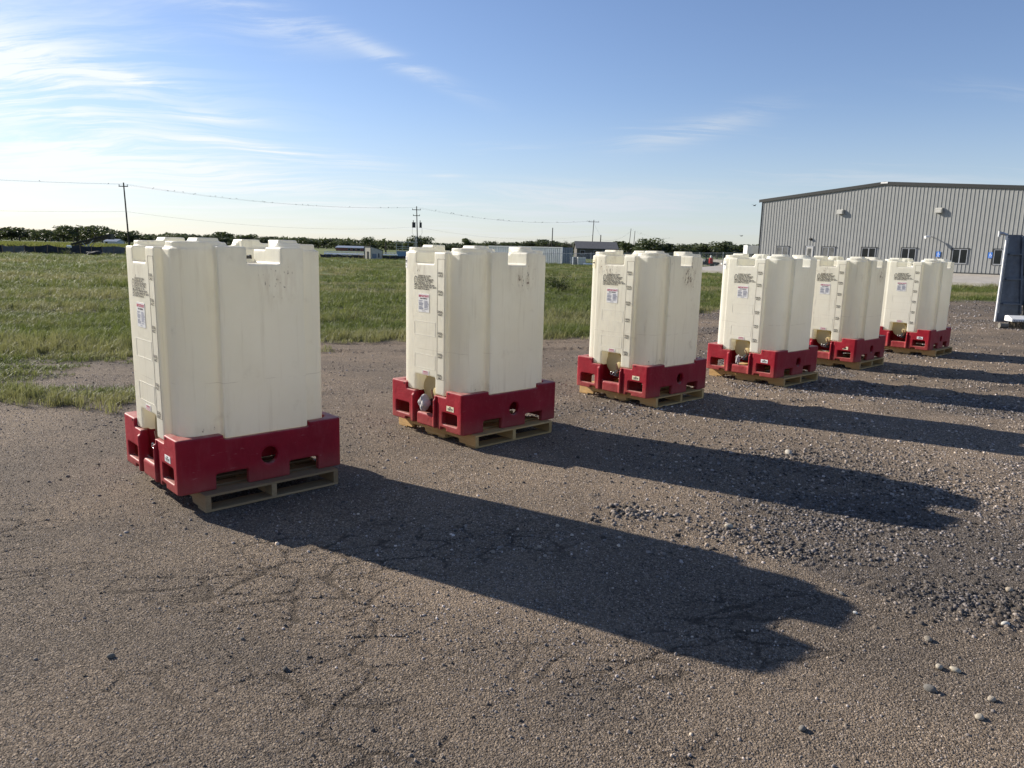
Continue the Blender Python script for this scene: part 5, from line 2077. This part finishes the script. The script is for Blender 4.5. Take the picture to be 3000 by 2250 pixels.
o = MB().tube([at(197, 722, 87), at(208, 722.3, 87)], .15, 12).build('white_drum', MT['whitepaint'], smooth=True)
tag(o, 'white drum lying on top of the silt fence at left', 'drum')
o = crumple('hose_heap', (1.0, .5, .28), 3, 'rubber', (*gp(275, 86), .18), .1, 'dark heap of hose lying in front of the silt fence', 'heap', None)

# things behind the chain link fence by the building corner
def cooler():
    Y = 82
    x0, x1 = gx(2188, Y), gx(2231, Y)
    w = x1 - x0
    b = empty('cooling_unit', (x0, Y, gz(x0, Y)))
    tag(b, 'pale boxy cooling unit on legs beside the building corner', 'cooler')
    MB().box(0, w * .42, 0, 1.4, 1.72, 2.62).box(w * .42 + .01, w, .15, 1.5, 1.72, 2.62).build('housing', MT['whitewall'], b)
    for f in (.06, .3, .55, .92):
        MB().bar((f * w, .1, -.1), (f * w, .1, 1.72), .07).build('leg', MT['galv'], b)
    MB().tube([(w * .7, .7, 0), (w * .7, .7, 1.6)], .33, 14).build('drum', MT['galv'], b, smooth=True)
    MB().tube([(w * .25, .7, 0), (w * .25, .7, 1.6)], .26, 14).build('drum', MT['galv'], b, smooth=True)
cooler()


def truck(u0, u1, Y, label, body, rz=0.0, s=1.0):
    x0, x1 = gx(u0, Y), gx(u1, Y)
    L = x1 - x0
    b = empty('pickup_truck', (x0, Y, gz(x0, Y) + .02), rz)
    tag(b, label, 'truck', 'vehicles behind the chain link fence')
    b.scale = (L / 5.2, L / 5.2, L / 5.2)
    MB().prism([(0, .42), (5.2, .42), (5.2, .95), (4.9, 1.05), (3.9, 1.1), (3.2, 1.1), (0, 1.1)], 'y', 0, 1.8).build('body', MT[body], b, bevel=.05)
    cb = MB().prism([(1.9, 1.1), (3.75, 1.1), (3.2, 1.72), (2.1, 1.72)], 'y', .1, 1.7).build('cab', MT[body], b, bevel=.05)
    MB().prism([(2.1, 1.16), (3.55, 1.16), (3.12, 1.64), (2.22, 1.64)], 'y', .07, .095).build('window', MT['glass'], cb)
    for x in (1.0, 4.15):
        for y in (0.02, 1.78):
            w = MB().prism(circ(x, .38, .38, 20), 'y', y - .11, y + .11).build('wheel', MT['rubber'], b, smooth=True)
            MB().prism(circ(x, .38, .2, 14), 'y', y - .125, y + .125).build('rim', MT['galv'], w)
    for y in (.2, 1.6):
        MB().box(5.18, 5.22, y - .15, y + .15, .75, .92).build('headlight', MT['whitepaint'], b)


truck(2040, 2110, 100, 'dark pickup parked behind the fence between third and fourth tanks', 'black')
truck(2120, 2190, 92, 'white pickup partly hidden beside the cooling unit', 'whitepaint')
x = gx(2084, 97)
b = empty('red_pump', (x, 97, gz(x, 97)))
tag(b, 'small red pump with a white top in front of the dark pickup', 'pump')
MB().tube([(0, 0, .5), (0, 0, .56), (0, 0, 1.15), (0, 0, 1.25)], [.22, .26, .26, .14], 14).build('body', MT['redpaint'], b, smooth=True)
MB().tube([(0, 0, 1.25), (0, 0, 1.55)], [.13, .11], 10).build('top', MT['whitepaint'], b, smooth=True)
MB().bar((0, 0, -.1), (0, 0, .52), .16).build('stand', MT['darkmetal'], b)
a, c = gp(2060, 112), gp(2200, 104)
w_ = empty('barrier_wall', (a[0], a[1], 0), math.atan2(c[1] - a[1], c[0] - a[0]))
tag(w_, 'low concrete barrier wall behind the parked pickups', 'wall')
for k in range(4):
    L = math.hypot(c[0] - a[0], c[1] - a[1]) / 4
    MB().prism([(-.3, -.1), (.3, -.1), (.3, .1), (.12, .35), (.10, 1.15), (-.10, 1.15), (-.12, .35), (-.3, .1)], 'x', k * L + .02, (k + 1) * L - .02).build('barrier_block', MT['concrete'], w_)

# ------------------------------------------------------------------ weeds
def weed(u, Y, w, h, seed, label, leaves=900):
    r = np.random.default_rng(seed)
    x = gx(u, Y)
    t = empty('weed_bush', (x, Y, gz(x, Y) - .03))
    tag(t, label, 'bush', 'weeds in the field')
    mb = MB()
    co, tr = [], []
    for k in range(26):
        a = r.uniform(0, 6.28)
        L = w * .5 * r.uniform(.4, 1)
        e = np.array([L * math.cos(a), L * math.sin(a) * .7, h * r.uniform(.45, 1.0) * (1 - .4 * (L / (w * .5)) ** 2)])
        mb.tube([(0, 0, 0), tuple(e * np.array([.45, .45, .6])), tuple(e)], [.010, .007, .003], 4)
        for q in range(leaves // 26):
            f = r.uniform(.25, 1)
            c = e * np.array([f, f, f ** .8]) + r.normal(0, .05, 3)
            u_ = r.normal(0, 1, 3)
            u_ /= np.linalg.norm(u_)
            v_ = np.cross(u_, r.normal(0, 1, 3))
            v_ /= np.linalg.norm(v_)
            s = .045 * r.uniform(.5, 1.2)
            b0 = len(co)
            co += [c - u_ * s, c - v_ * s * .35, c + u_ * s, c + v_ * s * .35]
            tr += [(b0, b0 + 1, b0 + 2), (b0, b0 + 2, b0 + 3)]
    mb.build('stem', MT['bark'], t)
    link('foliage', mesh_np('foliage', np.array(co), np.array(tr)), MT['weed'], t)


weed(1645, 34, 1.9, 1.0, 1, 'big leafy weed bush in the grass right of the second tank', 1500)
weed(192, 86, 1.8, .8, 2, 'scraggly weed in front of the silt fence at left', 500)

# ------------------------------------------------------------------ folded machine at the right edge
def machine():
    Y = 21.5
    p0 = at(2917, 941, Y)
    m = empty('sweeper_machine', (p0.x, Y, 0), R(-6))
    tag(m, 'tall slate blue steel machine with a white brush deck at the right edge', 'machine')
    z0, z1 = .12, 2.58
    w0, w1 = .66, .40
    MB().add([(0, 0, z0), (w0, 0, z0), (w1, 0, z1), (0, 0, z1), (0, .12, z0), (w0, .12, z0), (w1, .12, z1), (0, .12, z1)],
             [(0, 3, 2, 1), (4, 5, 6, 7), (0, 1, 5, 4), (1, 2, 6, 5), (2, 3, 7, 6), (3, 0, 4, 7)]).build('side_panel', MT['navy'], m)
    MB().box(-.040, -.004, -.03, .015, z0, z1 - .02).build('white_edge', MT['whitepaint'], m)
    mb = MB()
    for k in range(60):
        z = z0 + .25 + k * .036
        if z > z1 - .1:
            break
        mb.box(.02, .045, -.012, -.001, z, z + .02)
    mb.build('tooth_strip', MT['galv'], m)
    for z, a, b in ((2.02, .10, .43), (1.32, .10, .50), (.62, .10, .58)):
        MB().box(a, b, -.07, -.002, z, z + .04).build('rib', MT['navy'], m)
    MB().bar((.39, -.03, z1 - .03), (.62, -.03, .35), .05, .05).build('edge_flange', MT['navy'], m)
    MB().box(.45, 1.6, .15, .9, .6, z1 - .02).build('cab_wall', MT['navy'], m)
    MB().box(.50, 1.5, .135, .149, 1.45, 2.25).build('cab_window', MT['glass'], m)
    for x in (.46, .78):
        MB().box(x, x + .05, .10, .134, .6, 2.4).build('cab_pillar', MT['frame'], m)
    MB().tube([(-.22, .05, z1 + .02), (-.12, .05, z1 + .03), (.02, .05, z1 - .01)], [.05, .04, .035], 8).build('latch', MT['galv'], m, smooth=True)
    MB().tube([(-.20, .05, z1 - .06), (-.20, .05, z1 + .1)], .04, 8).build('latch_knob', MT['galv'], m, smooth=True)
    # hoses and engine block beside the panel
    for k in range(4):
        o = .05 * k
        MB().tube([(.80 + o, -.12, .35), (.66 + o * .6, -.2, .7 + o), (.72 + o * .5, -.2, 1.05 + o * .4), (.95, -.1, 1.22)], .028, 8).build('hose', MT['hose'] if k % 2 else MT['black'], m, smooth=True)
    MB().box(.74, 1.5, -.1, .14, .28, .62).build('engine_block', MT['darkmetal'], m, bevel=.02)
    MB().box(.82, .95, -.16, -.10, 1.38, 1.75).build('bracket', MT['black'], m, bevel=.02)
    # white deck with slots over a brush, on a small castor
    d = MB().prism([(-.95, .20), (-.55, .20), (-.55, .34), (-.70, .36), (-.95, .27)], 'x', -.06, 1.8).build('brush_deck', MT['whitepaint'], m, bevel=.008)
    mb = MB()
    for k in range(26):
        mb.box(-.01 + k * .06, .025 + k * .06, -.953, -.951, .215, .235)
    mb.build('slot_row', MT['black'], d)
    mb = MB()
    r = random.Random(4)
    for k in range(420):
        x, y = r.uniform(-.02, 1.78), r.uniform(-.92, -.6)
        mb.bar((x, y, .20), (x + r.uniform(-.03, .03), y + r.uniform(-.03, .03), .015), .008)
    mb.build('brush', MT['bristle'], m)
    w = MB().prism(circ(-.80, .075, .075, 20), 'x', -.30, -.08).build('castor_wheel', MT['tyredust'], m, smooth=True)
    MB().bar((-.10, -.80, .08), (.02, -.72, .30), .05).build('castor_arm', MT['darkmetal'], m)
machine()
